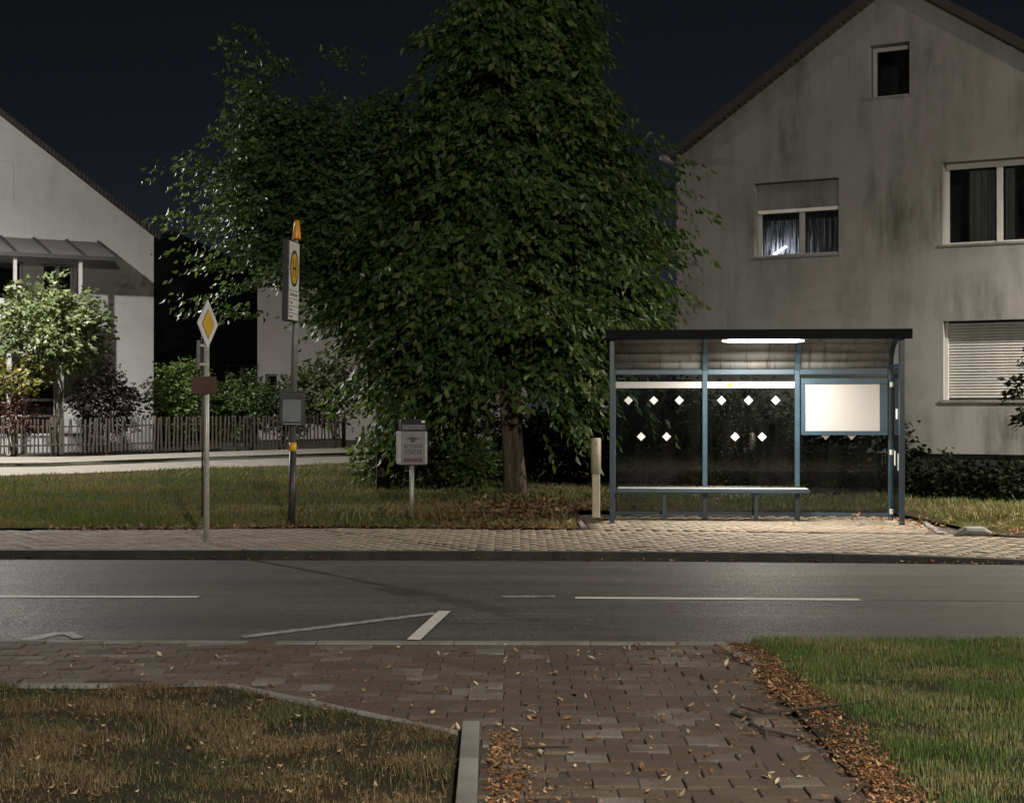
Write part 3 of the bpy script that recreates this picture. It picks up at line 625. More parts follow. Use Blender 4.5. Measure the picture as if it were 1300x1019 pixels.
for i in range(8):
    x = -1.52-i*.85; MB().prism([(-.01, zz(6.101)), (-O-.0, zz(5.533)), (-O-.0, zz(5.575)), (-.01, zz(6.145))], 'x', x-.035, x+.035).build('canopy_rafter', M['dark_steel'], cnp)
MB().box(-7.5, -1.45, -O-.08, -O-.002, zz(5.44), zz(5.54)).build('canopy_gutter', M['dark_steel'], cnp)
for x in (-2.45, -4.08, -5.7): MB().box(x-.04, x+.04, -O+.1, -O+.18, zz(4.42), zz(5.42)).build('canopy_post', M['white_frame'], hl)
bal = MB().box(-7.5, -2.3, -1.62, -1.5, zz(3.05), zz(4.40)).box(-2.42, -2.302, -1.498, -.002, zz(3.05), zz(4.40)).build('balcony', M['plaster_l'], hl); MB().box(-7.5, -2.42, -1.498, -.002, zz(3.05), zz(3.2)).build('balcony_floor', M['plaster_l'], bal)
for x in (-2.9, -4.2, -5.6): MB().box(x-.05, x+.05, -1.6, -1.5, -.2, zz(3.048)).build('porch_post', M['white_frame'], bal)
for z in (1.45, 2.3): MB().box(-5.55, -2.95, -1.57, -1.53, zz(z), zz(z)+.05).build('porch_rail', M['white_frame'], bal)

# ------------------------------------------------------------------ dark house and pale house behind the fence
hd = empty('house', (-12.5, 50, .7), R(4), 'unlit dark house between the white house and the trees', 'house')
wall_with_holes('wall', [(-3, -.2), (6, -.2), (6, 4.6), (1.5, 6.55), (-3, 4.6)], [(3.2, 4.2, 1.2, 2.4)], M['unlit_wall'], hd); window(hd, 3.2, 4.2, 1.2, 2.4, (3.7,))
MB().face([(6, 0, -.2), (6, 9, -.2), (6, 9, 4.6), (6, 0, 4.6)]).build('side_wall', M['unlit_wall'], hd); MB().face([(-3, 0, -.2), (-3, 9, -.2), (-3, 9, 4.6), (-3, 0, 4.6)]).build('side_wall', M['unlit_wall'], hd)
roof_slope('roof', -3.4, 4.43, 1.5, 6.55, -.3, 9.2, hd, M['tile'], .15); roof_slope('roof', 6.4, 4.43, 1.5, 6.55, -.3, 9.2, hd, M['tile'], .15)
hp = empty('house', (-8.0, 48.5, .75), R(3), 'cream house showing between the left tree and the hedge', 'house')
wall_with_holes('wall', [(0, -.2), (8.5, -.2), (8.5, 5.6), (4.2, 7.9), (0, 5.6)], [(.25, .65, 1.5, 2.0)], M['plaster_p'], hp); window(hp, .25, .65, 1.5, 2.0)
MB().face([(0, 0, -.2), (0, 8, -.2), (0, 8, 5.6), (0, 0, 5.6)]).build('side_wall', M['plaster_p'], hp); MB().face([(8.5, 0, -.2), (8.5, 8, -.2), (8.5, 8, 5.6), (8.5, 0, 5.6)]).build('side_wall', M['plaster_p'], hp)
roof_slope('roof', -.25, 5.46, 4.2, 7.9, -.3, 8.4, hp, M['tile'], .15); roof_slope('roof', 8.75, 5.46, 4.2, 7.9, -.3, 8.4, hp, M['tile'], .15)

# ------------------------------------------------------------------ picket fence
fa, fb = Vector((-12.6, 34.2)), Vector((-4.15, 38.0)); fn = empty('picket_fence', (fa.x, fa.y, 0), 0, 'low weathered wooden picket fence along the side lane', 'fence')
L = (fb-fa).length; d = (fb-fa)/L; ang = math.atan2(d.y, d.x); n = int(L/.092); pk = None
def fz_(s): p = fa+d*s; return lz(p.x, p.y)+.07-.012*math.sin(p.x*1.7+p.y*.6)
for i in range(n):
    s = i*L/n; loc = (d.x*s, d.y*s, fz_(s)+random.uniform(-.015, .02))
    if pk is None:
        pk = MB().prism([(-.017, .04), (.017, .04), (.017, .80), (.0, .83), (-.017, .80)], 'y', -.012, .012).build('picket', M['wood'], fn); o = pk
    else: o = copy_part(pk, fn)
    o.location = loc; o.rotation_euler = (random.gauss(0, .02), random.gauss(0, .025), ang)
for z in (.22, .64):
    for i in range(4):
        s0, s1 = i*L/4, (i+1)*L/4; MB().tube([(d.x*s0, d.y*s0+.035, fz_(s0)+z), (d.x*s1, d.y*s1+.035, fz_(s1)+z)], .022, 6).build('rail', M['wood'], fn)
for i in range(5):
    s = i*L/4; MB().tube([(d.x*s, d.y*s+.09, fz_(s)-.1), (d.x*s, d.y*s+.09, fz_(s)+.86)], .05, 8).build('fence_post', M['wood'], fn)

# ------------------------------------------------------------------ foliage
def noise3(p, s=1.0, seed=0):
    x, y, z = p[..., 0]*s+seed, p[..., 1]*s+seed*1.7, p[..., 2]*s-seed*.6
    return (np.sin(x*1.3+1.1*np.sin(y*1.7+z))+np.sin(y*1.9+1.3*np.sin(z*1.1-x*.7))+np.sin(z*2.1+1.2*np.sin(x*1.5+y*.8)))/3
def leaves(P, A, N, ln, wd, cols, fold=.25):
    """leaf quads: base P, axis A (unit), side N (unit); 5 verts, 4 tris"""
    n = len(P); U = np.cross(A, N); U /= np.linalg.norm(U, axis=1, keepdims=True)+1e-9
    ln = ln[:, None]; wd = wd[:, None]
    V = np.stack([P, P+A*ln*.45+N*wd*.5+U*wd*fold, P+A*ln*.42, P+A*ln*.45-N*wd*.5+U*wd*fold, P+A*ln+U*(-wd*.3)], 1)
    b = np.arange(n)[:, None]*5
    F = np.concatenate([b+np.array([[0, 1, 2]]), b+np.array([[1, 4, 2]]), b+np.array([[2, 4, 3]]), b+np.array([[0, 2, 3]])], 0)
    return V.reshape(-1, 3), F, np.repeat(cols, 5, 0)
def unit(v): return v/(np.linalg.norm(v, axis=-1, keepdims=True)+1e-9)
BOUGHS = []
def crown(lobes, nspray, lpl, leaf, pal, droop=.7, seed=1, spread=.7, shell=.5, extra=(), gap=.42, zmin=None, wr=.56, axis=None, boughs=100):
    g = np.random.default_rng(seed); L_ = np.array(lobes, float); area = (L_[:, 3]*L_[:, 5])+(L_[:, 3]*L_[:, 4]); pr_ = area/area.sum()
    k_ = g.choice(len(L_), nspray, p=pr_); C = L_[k_, :3]; Rr = L_[k_, 3:6]
    D = unit(g.normal(size=(nspray, 3))); rr = shell+(1-shell)*g.random(nspray)**.55
    lump = 1+.16*noise3(C+D*Rr, 1.6, seed)+.10*noise3(C+D*Rr, 4.0, seed+3)
    S = C+D*Rr*(rr*lump)[:, None]; out = unit(D*np.array([1, 1, .55]))
    keep = noise3(S, 1.9, seed+5) > -1+gap*1.2
    S, out = S[keep], out[keep]
    if axis is not None:      # foliage gathered on boughs that leave the stem and arch outwards
        nb = boughs; q = g.choice(len(S), nb); T = S[q]; ax = np.array(axis, float); zt = np.clip(T[:, 2]-.45*np.linalg.norm(T[:, :2]-ax[None, :2], axis=1), ax[2], ax[3])
        B0 = np.c_[np.full(nb, ax[0]), np.full(nb, ax[1]), zt]; per = nspray//nb; tt = .34+.66*g.random((nb, per, 1))**.75
        dv = T-B0; ln_b = np.linalg.norm(dv, axis=1)[:, None, None]; du = unit(dv)[:, None]; lat = unit(np.cross(du, np.array([0, 0, 1.])))
        arch_ = .16*ln_b*4*tt*(1-tt)*np.array([0, 0, 1.]); sl_ = g.normal(size=(nb, per, 1)); up = g.normal(size=(nb, per, 1))
        S = B0[:, None]+dv[:, None]*tt+arch_+lat*sl_*(.16+.34*(1.05-tt))*np.minimum(ln_b, 2.2)*.55+np.array([0, 0, 1.])*up*.09
        out = unit(du*1.0+lat*np.sign(sl_)*.7+np.array([0, 0, -.12])+g.normal(size=(nb, per, 3))*.25); S = S.reshape(-1, 3); out = out.reshape(-1, 3); BOUGHS.append((B0, T, .16))
    if len(extra):
        X = np.array(extra, float); S = np.concatenate([S, X[:, :3]]); out = np.concatenate([out, unit(X[:, 3:6])])
    if zmin is not None: q = (S[:, 2] > zmin) & ~((S[:, 2] < 2.15) & (np.abs(S[:, 0]-(axis[0] if axis is not None else 99)) < .42)); S, out = S[q], out[q]
    m = len(S); ln = spread*(.6+.7*g.random(m)); side = unit(np.cross(out, np.array([0, 0, 1.])+g.normal(size=(m, 3))*.25))
    t = (np.arange(lpl)+.4)/lpl; t = t[None, :, None]
    P = S[:, None]+out[:, None]*(ln[:, None, None]*t)+np.array([0, 0, -1.])*(droop*.55*ln[:, None, None]*t**2)
    sg = np.where(np.arange(lpl) % 2, 1., -1.)[None, :, None]
    A = unit(out[:, None]*.5+side[:, None]*sg*.75+np.array([0, 0, -1.])*droop*1.1+g.normal(size=(m, lpl, 3))*.32)
    N = unit(np.cross(A, out[:, None]+g.normal(size=(m, lpl, 3))*.45))
    P = P.reshape(-1, 3)+g.normal(size=(m*lpl, 3))*.03; A = A.reshape(-1, 3); N = N.reshape(-1, 3)
    sz = leaf*(.65+.6*g.random(len(P))); pal = np.array(pal); ci = g.random(len(P))*(len(pal)-1); i0 = ci.astype(int); fr = (ci-i0)[:, None]
    cc = pal[i0]*(1-fr)+pal[np.minimum(i0+1, len(pal)-1)]*fr; cc *= (.8+.4*g.random((len(P), 1)))
    return leaves(P, A, N, sz, sz*wr, cc)+(S,)
def px(x, y, d): return ((x-650)/1960*d, d, 1.63+(520-y)/1960*d)
def lob(x, y, d, rx, ry, rd=None): c_ = px(x, y, d); s = d/1960; return c_+(rx*s, (rd if rd else rx*s*.9), ry*s)
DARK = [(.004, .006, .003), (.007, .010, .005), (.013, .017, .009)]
GREEN = [(.026, .054, .014), (.050, .092, .024), (.088, .138, .038), (.15, .185, .062)]
def tree(name, base, trunk_pts, trunk_r, lobes, nspray, label, cat, leaf=.14, pal=GREEN, limbs=10, seed=1, group=None, stems=None, **kw):
    t = empty(name, base, 0, label, cat, group); bz = Vector(base)
    V, F, C_, S = crown(lobes, nspray, kw.pop('lpl', 11), leaf, pal, seed=seed, **kw)
    mb = MB()
    for k_, (tp, tr) in enumerate(zip(trunk_pts, trunk_r)): mb.tube([Vector(p)-bz for p in tp], tr, 12)
    mb.build('trunk', M['bark'], t, smooth=True)
    g = random.Random(seed); top = Vector(trunk_pts[0][-1]); mid = Vector(trunk_pts[0][-2]); lm = MB()
    for i in range(limbs if kw.get('axis') is None else 0):
        lo_ = lobes[g.randrange(len(lobes))]; c_ = Vector(lo_[:3]); st = mid.lerp(top, g.random())
        e = c_+Vector((g.uniform(-1, 1)*lo_[3], g.uniform(-1, 1)*lo_[4], g.uniform(-.6, .8)*lo_[5]))*.75; m_ = st.lerp(e, .5)+Vector((g.gauss(0, .15), g.gauss(0, .15), .2)); r = trunk_r[0][-1]*.55
        MB().tube([st-bz, m_-bz, e-bz], [r, r*.5, r*.12], 7).build('limb', M['bark'], t, smooth=True)
    if kw.get('axis') is not None:
        B0, T, am = BOUGHS[-1]; bm_ = MB()
        for a_, b_ in zip(B0, T):
            a_, b_ = Vector(a_), Vector(b_); L2 = (b_-a_).length; P_ = [a_.lerp(b_, q)+Vector((0, 0, am*L2*4*q*(1-q))) for q in (0, .25, .5, .75, 1.)]; r = .012+.012*L2
            bm_.tube([p-bz for p in P_], [r, r*.75, r*.5, r*.3, .004], 6, cap=False)
        bm_.build('boughs', M['bark'], t, smooth=True)['kind'] = 'stuff'; limbs = 0
    for i in range(limbs*3):
        s = Vector(S[g.randrange(len(S))]); c_ = Vector(lobes[g.randrange(len(lobes))][:3]); c_ = s.lerp(Vector(top), .35); lm.tube([c_-bz, (s.lerp(c_, .4)+Vector((0, 0, .08)))-bz, s-bz], [.018, .012, .005], 5, cap=False)
    if lm.v: lm.build('twigs', M['bark'], t, smooth=True)['kind'] = 'stuff'
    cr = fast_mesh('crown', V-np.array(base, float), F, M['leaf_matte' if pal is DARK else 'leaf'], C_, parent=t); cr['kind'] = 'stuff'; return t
# main tree
d0 = 24.3; zb = lz(.07, d0)-.02
A_l = [lob(655, -70, 24.3, 88, 150), lob(650, 90, 24.2, 108, 130), lob(655, 60, 24.2, 95, 90), lob(650, 150, 24.2, 120, 85), lob(575, 190, 24.2, 80, 90), lob(715, 240, 24.2, 100, 120), lob(600, 300, 24., 125, 140), lob(560, 420, 24., 100, 100), lob(750, 380, 24.3, 75, 100), lob(655, 420, 23.8, 130, 95), lob(465, 385, 25.2, 60, 70), lob(470, 470, 25.4, 45, 60), lob(530, 505, 24.8, 60, 60), lob(600, 500, 24.6, 75, 50), lob(560, 330, 24.2, 110, 110), lob(715, 500, 23.6, 45, 40), lob(806, 330, 25.4, 36, 85), lob(818, 320, 26.8, 18, 105), lob(812, 390, 26.4, 24, 35), lob(800, 240, 25.0, 40, 50), lob(770, 325, 27.4, 65, 60), lob(730, 300, 26.2, 70, 70)]  # last two lobes, hidden behind the crown, added to shade the house wall
ex = [px(825, 265, 24)+(1, -.2, .1), px(850, 300, 24)+(1, .1, 0), px(690, 545, 23.5)+(.3, -.3, -.6), px(700, 520, 23.4)+(.5, -.3, -.5), px(730, 530, 23.4)+(.5, -.2, -.6), px(800, 500, 23.8)+(.6, .2, -.5), px(820, 520, 23.9)+(.8, .1, -.3), px(860, 265, 24.6)+(1, .2, .15), px(880, 262, 24.6)+(1, 0, .1)]
tree('tree', (.07, d0, zb), [[(.00, d0, zb-.1), (-.04, d0, zb+.5), (-.10, d0, zb+1.4), (-.1, d0, 4.2), (0, d0, 6.5)], [(.135, d0-.04, zb-.1), (.11, d0-.03, zb+.5), (.05, d0, zb+1.3), (.15, d0, 3.2), (.3, d0, 5.0)]],
     [[.14, .10, .09, .08, .03], [.13, .09, .08, .06, .025]], A_l, 10400, 'large dark green tree with a forked trunk left of the shelter', 'tree', leaf=.158, seed=14, limbs=16, extra=ex, lpl=11, zmin=1.25, wr=.5, droop=1.0, axis=(.05, d0, 2.0, 8.6), boughs=460)
# left tree
B_l = [lob(400, 250, 26.2, 95, 105), lob(320, 260, 26., 50, 70), lob(305, 145, 26.2, 16, 60), lob(335, 180, 26.2, 30, 45), lob(440, 165, 26.3, 70, 50), lob(470, 320, 26., 85, 95), lob(345, 340, 25.8, 50, 35)]
ex = []
for (a, b, n_) in ((215, 272, 4), (222, 205, 3), (240, 330, 3), (250, 385, 4), (232, 235, 2), (285, 85, 3), (292, 60, 2), (262, 300, 3), (280, 360, 3), (415, 85, 2), (340, 95, 2)):
    for q in range(n_*3): ex.append(px(a+20+q*7+random.uniform(-6, 6), b-4+q*1.5+random.uniform(-9, 9), 25.8+random.uniform(-.5, .5))+(-1, random.uniform(-.5, .2), random.uniform(-.1, .35) if b > 100 else 1.2))
tb = px(487, 600, 26.5); zb2 = lz(tb[0], 26.5)-.02
tree('tree', (tb[0], 26.5, zb2), [[(tb[0], 26.5, zb2-.1), (tb[0]-.05, 26.5, 1.8), (tb[0]-.4, 26.4, 3.6), (tb[0]-.8, 26.3, 5.2)]], [[.12, .10, .07, .03]], B_l, 3600, 'lighter spreading tree behind the bus stop sign', 'tree', leaf=.14, seed=9, limbs=14, extra=ex, lpl=11, wr=.5, droop=.6, axis=(tb[0]-.35, 26.4, 1.9, 5.2), boughs=125, zmin=2.5,
     pal=[(.036, .072, .026), (.062, .110, .040), (.095, .145, .058), (.14, .18, .085)])
# shrubs
def shrub(label, x, y, d, rx, ry, n, pal, leaf=.10, seed=1, lob_n=3, name='shrub', group='garden shrubs', stem=True, floor=None, cat='shrub', droop=.25):
    g = random.Random(seed); base = px(x, y, d); zb_ = lz(base[0], d) if floor is None else floor
    lo_ = [lob(x+g.uniform(-.35, .35)*rx, y+g.uniform(-.25, .25)*ry, d+g.uniform(-.2, .2), rx*g.uniform(.6, .85), ry*g.uniform(.65, .9)) for _ in range(lob_n)]
    st = [[(base[0]+g.uniform(-.1, .1), d, zb_-.1), (base[0]+g.uniform(-.2, .2), d, (zb_+base[2])/2), (base[0]+g.uniform(-.5, .5)*rx*d/1960, d, base[2])] for _ in range(3)]
    return tree(name, (base[0], d, zb_), st, [[.03, .025, .012]]*3, lo_, n, label, cat, leaf=leaf, pal=pal, limbs=3, seed=seed, spread=.30, lpl=7, droop=droop, group=group, shell=.35, gap=.15)
LITE = [(.05, .07, .026), (.075, .10, .036), (.105, .125, .052), (.14, .15, .075)]
MIDG = [(.05, .085, .022), (.085, .13, .034), (.13, .17, .055)]
shrub('bright leafy garden tree on bare stems before the white house', 70, 415, 36.0, 66, 62, 900, LITE, .15, 21, 5, 'garden_tree', None, cat='small tree')
shrub('yellow-tinged shrub behind the fence at the left edge', 15, 482, 35.6, 34, 26, 160, [(.10, .10, .02), (.14, .12, .03), (.08, .10, .03)], .12, 22, 2)
shrub('dark purple rounded shrub behind the picket fence', 135, 505, 36.4, 46, 44, 460, [(.014, .012, .013), (.022, .02, .02), (.035, .03, .03)], .10, 23, 3)
shrub('reddish low shrub behind the fence at the left edge', 12, 527, 35.2, 34, 20, 120, [(.05, .014, .010), (.03, .012, .010)], .09, 24, 2)
shrub('green shrub directly behind the priority sign', 232, 500, 38.2, 46, 46, 460, MIDG, .11, 25)
shrub('darker green shrub between the two sign poles', 300, 512, 38.8, 44, 44, 420, [(.03, .05, .016), (.06, .095, .028), (.09, .13, .04)], .11, 26)
shrub('grey-green shrub behind the bus stop pole', 358, 515, 39.2, 44, 42, 400, [(.035, .055, .025), (.055, .08, .035), (.08, .10, .05)], .11, 27)
shrub('bright green shrub above the right end of the fence', 422, 500, 39.0, 42, 50, 420, LITE, .12, 28)
shrub('dark sparse shrub reaching in at the right edge beside the shutter', 1338, 505, 24.5, 55, 80, 130, [(.012, .016, .010), (.02, .026, .014)], .13, 29, 3, group=None)
shrub('dark undergrowth bush left of the tree trunk', 560, 580, 26.8, 70, 40, 420, [(.012, .020, .008), (.022, .036, .012), (.03, .05, .016)], .12, 30, 3, group='bushes under the trees')
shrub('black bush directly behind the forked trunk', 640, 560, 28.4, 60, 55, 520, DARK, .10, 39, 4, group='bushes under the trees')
shrub('light green sapling at the foot of the tree', 605, 592, 24.6, 26, 22, 90, [(.06, .10, .02), (.08, .12, .03)], .11, 31, 2, group='bushes under the trees')
shrub('low bush behind the litter bin', 495, 585, 27.5, 38, 26, 160, MIDG, .11, 32, 2, group='bushes under the trees')
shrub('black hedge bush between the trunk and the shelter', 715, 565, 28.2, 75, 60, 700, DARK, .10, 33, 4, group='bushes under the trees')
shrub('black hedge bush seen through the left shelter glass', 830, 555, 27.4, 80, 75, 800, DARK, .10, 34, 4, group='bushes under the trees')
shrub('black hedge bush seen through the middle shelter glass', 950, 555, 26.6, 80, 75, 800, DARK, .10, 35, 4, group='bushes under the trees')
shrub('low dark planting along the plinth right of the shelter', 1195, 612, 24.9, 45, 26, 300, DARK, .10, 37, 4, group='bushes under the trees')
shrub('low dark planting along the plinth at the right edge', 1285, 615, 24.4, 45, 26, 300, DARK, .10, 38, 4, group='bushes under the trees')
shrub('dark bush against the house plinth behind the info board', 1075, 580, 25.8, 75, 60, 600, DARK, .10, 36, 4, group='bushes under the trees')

# ------------------------------------------------------------------ grass (uncountable: one object per lawn)
def grass(name, n, sampler, zf, hgt, wd, palf, label, lean=.35, seed=1):
    g = np.random.default_rng(seed); P = sampler(g, n); n = len(P); z = np.array([zf(a, b) for a, b in P])
    h = hgt*(.45+.9*g.random(n))*(1+.35*noise3(np.c_[P, z*0], 3.0, seed)); a = g.random(n)*2*np.pi; le = lean*h*(.3+1.3*g.random(n)); dr = np.c_[np.cos(a), np.sin(a)]; sd_ = np.c_[-np.sin(a), np.cos(a)]*(wd*(.6+.8*g.random(n)))[:, None]/2
    B0 = np.c_[P-sd_, z-.01]; B1 = np.c_[P+sd_, z-.01]; m = P+dr*(le*.35)[:, None]; M0 = np.c_[m-sd_*.8, z+h*.6]; M1 = np.c_[m+sd_*.8, z+h*.6]; T = np.c_[P+dr*le[:, None], z+h]
    V = np.stack([B0, B1, M1, M0, T], 1).reshape(-1, 3); b = np.arange(n)[:, None]*5
    F = np.concatenate([b+np.array([[0, 1, 2]]), b+np.array([[0, 2, 3]]), b+np.array([[3, 2, 4]])], 0)
    c = palf(P, g); o = fast_mesh(name, V, F, M['grass'], np.repeat(c, 5, 0)); return tag(o, label, 'grass', kind='stuff')
def pal_mix(green, straw, bias, s=1.4, seed=3):
    def f_(P, g):
        t = np.clip(.5+.8*noise3(np.c_[P, P[:, :1]*0], s, seed)+bias+.45*g.normal(size=len(P)), 0, 1)[:, None]
        return (np.array(green)*(1-t)+np.array(straw)*t)*(.7+.6*g.random((len(P), 1)))
    return f_
def samp_r(g, n):
    P = np.c_[1.5+g.random(n)*3.6, 5.6+g.random(n)*5.25]; e = 1.6+.12*np.exp(-((P[:, 1]-8)/2)**2)
    dn = .75+.5*noise3(np.c_[P, P[:, :1]*0], 5., 2)+.4*noise3(np.c_[P, P[:, :1]*0], 13., 6)
    q = (g.random(n) < np.clip(dn, .1, 1)) & (P[:, 1] < 10.83-.012*P[:, 0]) & (P[:, 0] > e+np.abs(g.normal(size=n))*.12) & (P[:, 0]/P[:, 1] < .36); return P[q]
grass('grass', 240000, samp_r, lambda a, b: .02, .040, .0034, pal_mix((.060, .102, .026), (.20, .18, .085), -.38, 3.4), 'lush green grass blades right of the walkway', seed=11)
def samp_l(g, n):
    P = np.c_[-3.6+g.random(n)*3.4, 5.6+g.random(n)*3.5]; le = np.array([left_edge(x) for x in P[:, 0]])
    q = (P[:, 1] < np.minimum(le, 9.03)-.03) & (P[:, 0] < -.27) & (P[:, 0]/P[:, 1] > -.36)
    dn = .42+.75*noise3(np.c_[P, P[:, :1]*0], 4.5, 2)+.45*noise3(np.c_[P, P[:, :1]*0], 11., 6)
    return P[q & (g.random(n) < np.clip(dn, .06, 1))]
grass('grass', 260000, samp_l, lambda a, b: .016, .036, .0034, pal_mix((.048, .064, .022), (.165, .110, .062), -.02, 3.2, 8), 'thin half-dry grass blades left of the walkway', .9, seed=12)
def samp_f(g, n):
    P = np.c_[-12+g.random(n)*24, 20.05+g.random(n)**1.5*14]
    back = np.array([lawn_back(x)-.1 if x < 1.5 else 29 for x in P[:, 0]]); fr = np.array([(22.6 if .85 < x < 5.9 else sy(x)+.06) for x in P[:, 0]])
    bare = np.exp(-(((P[:, 0]-.1)/1.5)**2+((P[:, 1]-22.3)/1.6)**2))
    return P[(P[:, 1] < back) & (P[:, 1] > fr) & (g.random(n) > bare*.97) & (np.abs(P[:, 0]/P[:, 1]) < .36)]
grass('grass', 210000, samp_f, lz, .05, .009, pal_mix((.085, .125, .034), (.21, .175, .085), -.1, 1.1, 5), 'patchy lawn grass behind the far pavement', seed=13)
# leaf litter (uncountable) and the single leaves one can pick out
def litter(name, P, zf, size, pal, label, seed, mat='dry'):
    g = np.random.default_rng(seed); n = len(P); a = g.random(n)*2*np.pi; A = unit(np.c_[np.cos(a), np.sin(a), g.normal(size=n)*.25]); N = unit(np.cross(A, np.c_[g.normal(size=n)*.35, g.normal(size=n)*.35, np.ones(n)]))
    z = np.array([zf(x, y) for x, y in P])+.008+.02*g.random(n); sz = size*(.35+.5*g.random(n)+1.1*g.random(n)**4); p = np.array(pal); cc = p[g.integers(0, len(p), n)]*(.6+.8*g.random((n, 1)))
    V, F, C_ = leaves(np.c_[P, z], A, N, sz, sz*.5, cc, .35); o = fast_mesh(name, V, F, M[mat], C_); return tag(o, label, 'leaf litter', kind='stuff')
BR = [(.22, .095, .036), (.28, .135, .055), (.14, .068, .032), (.085, .048, .028), (.33, .22, .12)]; BR2 = [(.12, .075, .04), (.20, .14, .08), (.30, .23, .14), (.09, .06, .035)]
g = np.random.default_rng(5)
y = 5.7+g.random(6500)*5; x = 1.575+.06*np.exp(-((y-8)/1.5)**2)+g.normal(size=6500)*.075*(.6+.7*np.abs(np.sin(y*2.3))); q = y < 10.6
litter('leaf_litter', np.c_[x, y][q], lambda a, b: .014, .026, BR, 'orange brown leaf litter along the right edge of the walkway', 41)
y = 5.6+g.random(1500)*2.1; x = -.10+np.abs(g.normal(size=1500))*.12*(1.9-(y-5.6)*.7).clip(.3); litter('leaf_litter', np.c_[x, y], lambda a, b: .008, .024, BR, 'orange brown leaf litter beside the raised edging', 42)
P = np.c_[-3.6+g.random(2600)*3.35, 5.6+g.random(2600)*3.4]; q = np.array([b < min(left_edge(a), 9.0)-.05 for a, b in P]) & (noise3(np.c_[P, P[:, :1]*0], 3.1, 9) > -.15); litter('leaf_litter', P[q], lambda a, b: .026, .026, BR2, 'dry leaves scattered through the near left lawn', 43)
P = np.c_[.1+g.normal(size=5200)*1.1, 22.0+g.normal(size=5200)*1.0]; q = np.array([sy(a)-.05 < b < 24.6 and not (.9 < a < 5.8 and b < 22.5) for a, b in P]); litter('leaf_litter', P[q], lz, .09, [(.11, .06, .03), (.16, .095, .05), (.08, .05, .03), (.22, .15, .08)], 'brown leaf litter spread around the tree trunk', 44)
P = np.c_[6.8+g.normal(size=700)*.9, 20.6+g.normal(size=700)*.9]; q = np.array([b > sy(a) for a, b in P]); litter('leaf_litter', P[q], lz, .09, [(.2, .11, .045), (.25, .15, .07), (.12, .07, .04)], 'brown leaf litter on the bare soil right of the shelter', 45)
xx = -9+g.random(700)*15; P = np.c_[xx, np.array([ky(a) for a in xx])-np.abs(g.normal(size=700))*.10]; litter('leaf_litter', P[g.random(700) < .5+.5*np.sin(P[:, 0]*1.7)], lambda a, b: -.008, .045, BR, 'thin line of leaf litter in the gutter under the far kerb', 46)
xx = -6+g.random(900)*7; P = np.c_[xx, np.array([sy(a) for a in xx])+g.normal(size=900)*.07]; litter('leaf_litter', P[P[:, 0] < .9], lambda a, b: .09, .07, BR, 'leaf litter along the back edge of the far pavement', 47)
P = np.c_[-3.4+g.random(1500)*5, 6+g.random(1500)*4.7]; q = np.array([in_way(a, b) for a, b in P]) & (noise3(np.c_[P, P[:, :1]*0], 2.2, 4) > .05); litter('leaf_litter', P[q], lambda a, b: .008, .02, BR, 'fine crumbs of leaf litter in the walkway joints', 48)
lm_ = []
for q in range(5):
    mb = MB(); l_ = random.uniform(.04, .06); w_ = l_*random.uniform(.35, .5); cu = random.uniform(.2, .6)
    mb.v = [(-l_/2, 0, .002), (-l_*.15, w_/2, cu*.02), (l_*.2, w_*.4, cu*.03), (l_/2, 0, cu*.04), (l_*.2, -w_*.4, cu*.03), (-l_*.15, -w_/2, cu*.02), (-.1*l_, 0, .001), (.2*l_, 0, cu*.012), (-l_*.75, .004, .004)]
    mb.f = [(0, 6, 1), (1, 6, 7, 2), (2, 7, 3), (3, 7, 4), (4, 7, 6, 5), (5, 6, 0), (0, 8, 6)]
    lm_.append(mb.mesh('fallen_leaf'))
leafc = [simple('pale_dry_leaf', (.42, .34, .24), .8, var=.2, scale=40), simple('tan_dry_leaf', (.26, .17, .09), .8, var=.3, scale=40), simple('brown_dry_leaf', (.15, .08, .04), .8, var=.3, scale=40)]
lms = []
for me in lm_:
    for m in leafc: c_ = me.copy(); c_.materials.append(m); lms.append(c_)
cnt = 0
while cnt < 190:
    y = random.uniform(6.4, 10.6); x = random.uniform(-3.3, 1.5)
    if not in_way(x, y) or (x < -.6 and random.random() < .45) or abs(x/y) > .33: continue
    o = bpy.data.objects.new('fallen_leaf', random.choice(lms)); o.location = (x, y, .016); o.rotation_euler = (random.gauss(0, .3), random.gauss(0, .3), random.uniform(0, 6.3)); s = random.uniform(.4, 1.05); o.scale = (s, s*random.uniform(.7, 1.6), s*random.uniform(.8, 2.2)); link(o)
    tag(o, 'single dry curled leaf lying on the brown walkway paving', 'leaf', 'fallen leaves on the walkway'); cnt += 1
# twigs on the walkway
tw = MB().tube([(1.23, 8.35, .03), (1.33, 8.18, .028), (1.62, 8.22, .05), (1.95, 8.36, .06)], [.006, .009, .008, .003], 6).tube([(1.23, 8.35, .03), (1.17, 8.22, .02), (1.25, 8.02, .022), (1.22, 7.9, .03), (1.27, 7.72, .024), (1.24, 7.55, .02)], [.006, .010, .011, .009, .008, .003], 6).tube([(1.27, 7.75, .024), (1.42, 7.62, .02), (1.46, 7.3, .02)], [.007, .006, .003], 6).tube([(1.62, 8.22, .05), (1.75, 7.95, .04)], [.005, .002], 5)
tag(tw.build('twig', M['twig']), 'dark forked twig lying across the right edge of the walkway', 'twig')
tag(MB().tube([(-.05, 7.42, .02), (.1, 7.36, .028), (.28, 7.40, .02)], [.004, .006, .003], 6).build('twig', M['twig']), 'short dark twig on the walkway near the edging corner', 'twig')
tag(MB().tube([(1.35, 17.35, .09), (1.5, 17.3, .10), (1.62, 17.32, .09)], [.005, .007, .004], 6).build('twig', M['twig']), 'thin twig lying on the pavement below the shelter', 'twig')
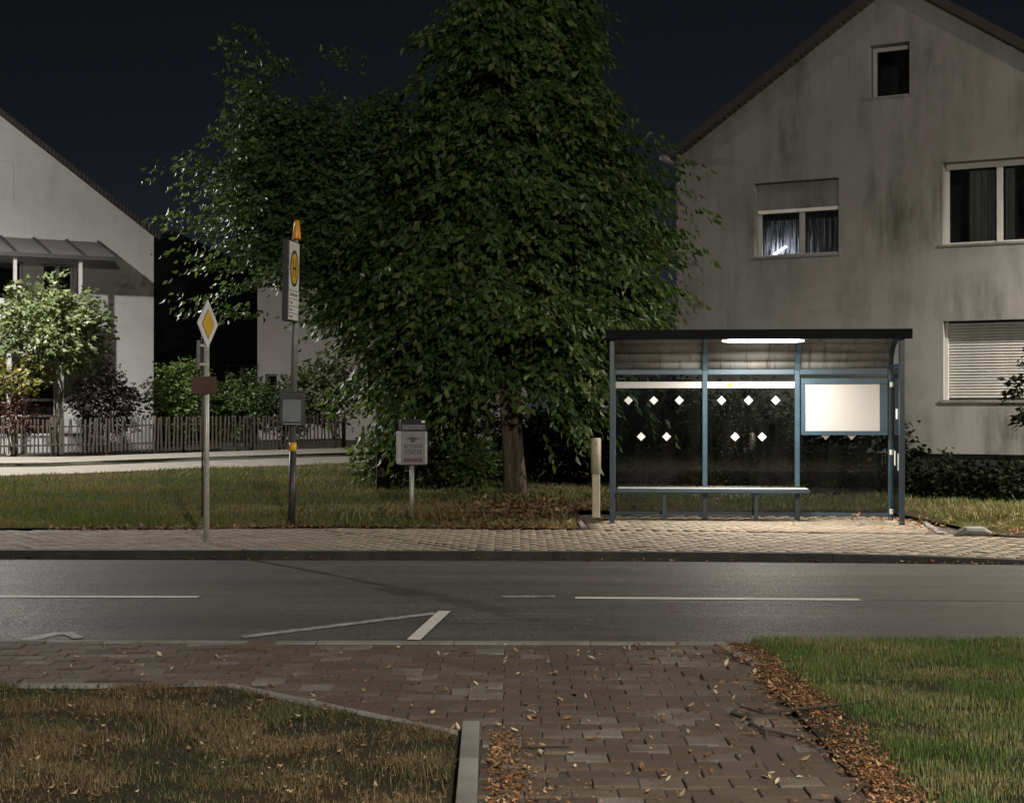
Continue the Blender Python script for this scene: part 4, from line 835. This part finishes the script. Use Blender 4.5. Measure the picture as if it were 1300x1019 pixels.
# loose stone and rubble by the shelter pad
st = MB().tube([(5.42, 18.95, .09), (5.56, 18.98, .14), (5.80, 19.06, .13), (5.95, 19.1, .09)], [.02, .06, .065, .02], 8); tag(st.build('stone', M['edge'], bevel=.01), 'pale broken kerb stone lying right of the shelter pad', 'stone')
# dry weeds right of the shelter
def weeds(cx, cy, n, h, label, seed):
    def s_(g, n_): return np.c_[cx+g.normal(size=n_)*.28, cy+g.normal(size=n_)*.2]
    o = grass('weed_clump', n, s_, lz, h, .012, pal_mix((.10, .10, .035), (.22, .17, .08), .2), label, .8, seed); o['category'] = 'weeds'
weeds(6.7, 21.2, 260, .26, 'dry weed tuft on the soil right of the shelter', 71); weeds(-1.1, 21.3, 240, .26, 'dry weed tuft at the foot of the litter bin', 72); weeds(-2.6, 20.9, 90, .22, 'small weed tuft at the foot of the bus stop pole', 73)

# ------------------------------------------------------------------ street lamps (outside the picture: the flare at the upper left and the light on the ground come from them; the near one is added as fill)
def street_lamp(pos, h, power, spill, color, rz, label, gz_):
    t = empty('street_lamp', (pos[0], pos[1], gz_), rz, label, 'street lamp', 'street lamps')
    MB().tube([(0, 0, -.2), (0, 0, .9)], .09, 16).build('base', M['galv'], t, smooth=True); MB().tube([(0, 0, .9), (0, 0, h)], [.07, .045], 16).build('post', M['galv'], t, smooth=True)
    MB().tube([(0, 0, h-.02), (.25, 0, h+.12), (.7, 0, h+.16)], [.04, .035, .03], 10).build('arm', M['galv'], t, smooth=True)
    hd_ = MB().prism([(.55, h+.10), (.60, h+.22), (1.15, h+.20), (1.25, h+.12)], 'y', -.14, .14).build('lamp_head', M['mid_steel'], t, bevel=.02)
    MB().tube([(.9, 0, h+.099), (.9, 0, h+.05), (.9, 0, h-.02), (.9, 0, h-.05)], [.10, .11, .08, .03], 16).build('lens', M['led'], hd_, smooth=True)
    for typ, e in (('SPOT', power), ('POINT', spill)):
        d_ = bpy.data.lights.new('lamp_light', typ); d_.energy = e; d_.color = color; d_.shadow_soft_size = .10
        if typ == 'SPOT': d_.spot_size = R(175); d_.spot_blend = .9
        o = bpy.data.objects.new('lamp_light', d_); link(o, t); o.location = (.9, 0, h-.22)
street_lamp((LEFT_LAMP['pos'][0]-.9, LEFT_LAMP['pos'][1]), 7.6, LEFT_LAMP['power'], LEFT_LAMP['spill'], LEFT_LAMP['color'], 0, 'tall street lamp beside the side lane, past the left edge', lz(*LEFT_LAMP['pos']))
street_lamp((RIGHT_LAMP['pos'][0]+.9, RIGHT_LAMP['pos'][1]), 6.8, RIGHT_LAMP['power'], RIGHT_LAMP['spill'], RIGHT_LAMP['color'], R(180), 'street lamp in front of the stained house, past the right edge', .12)
street_lamp((NEAR_FILL_LAMP['pos'][0]+.9, NEAR_FILL_LAMP['pos'][1]), 6.8, NEAR_FILL_LAMP['power'], NEAR_FILL_LAMP['spill'], NEAR_FILL_LAMP['color'], R(180), 'street lamp added behind the camera to brighten the foreground', .02)
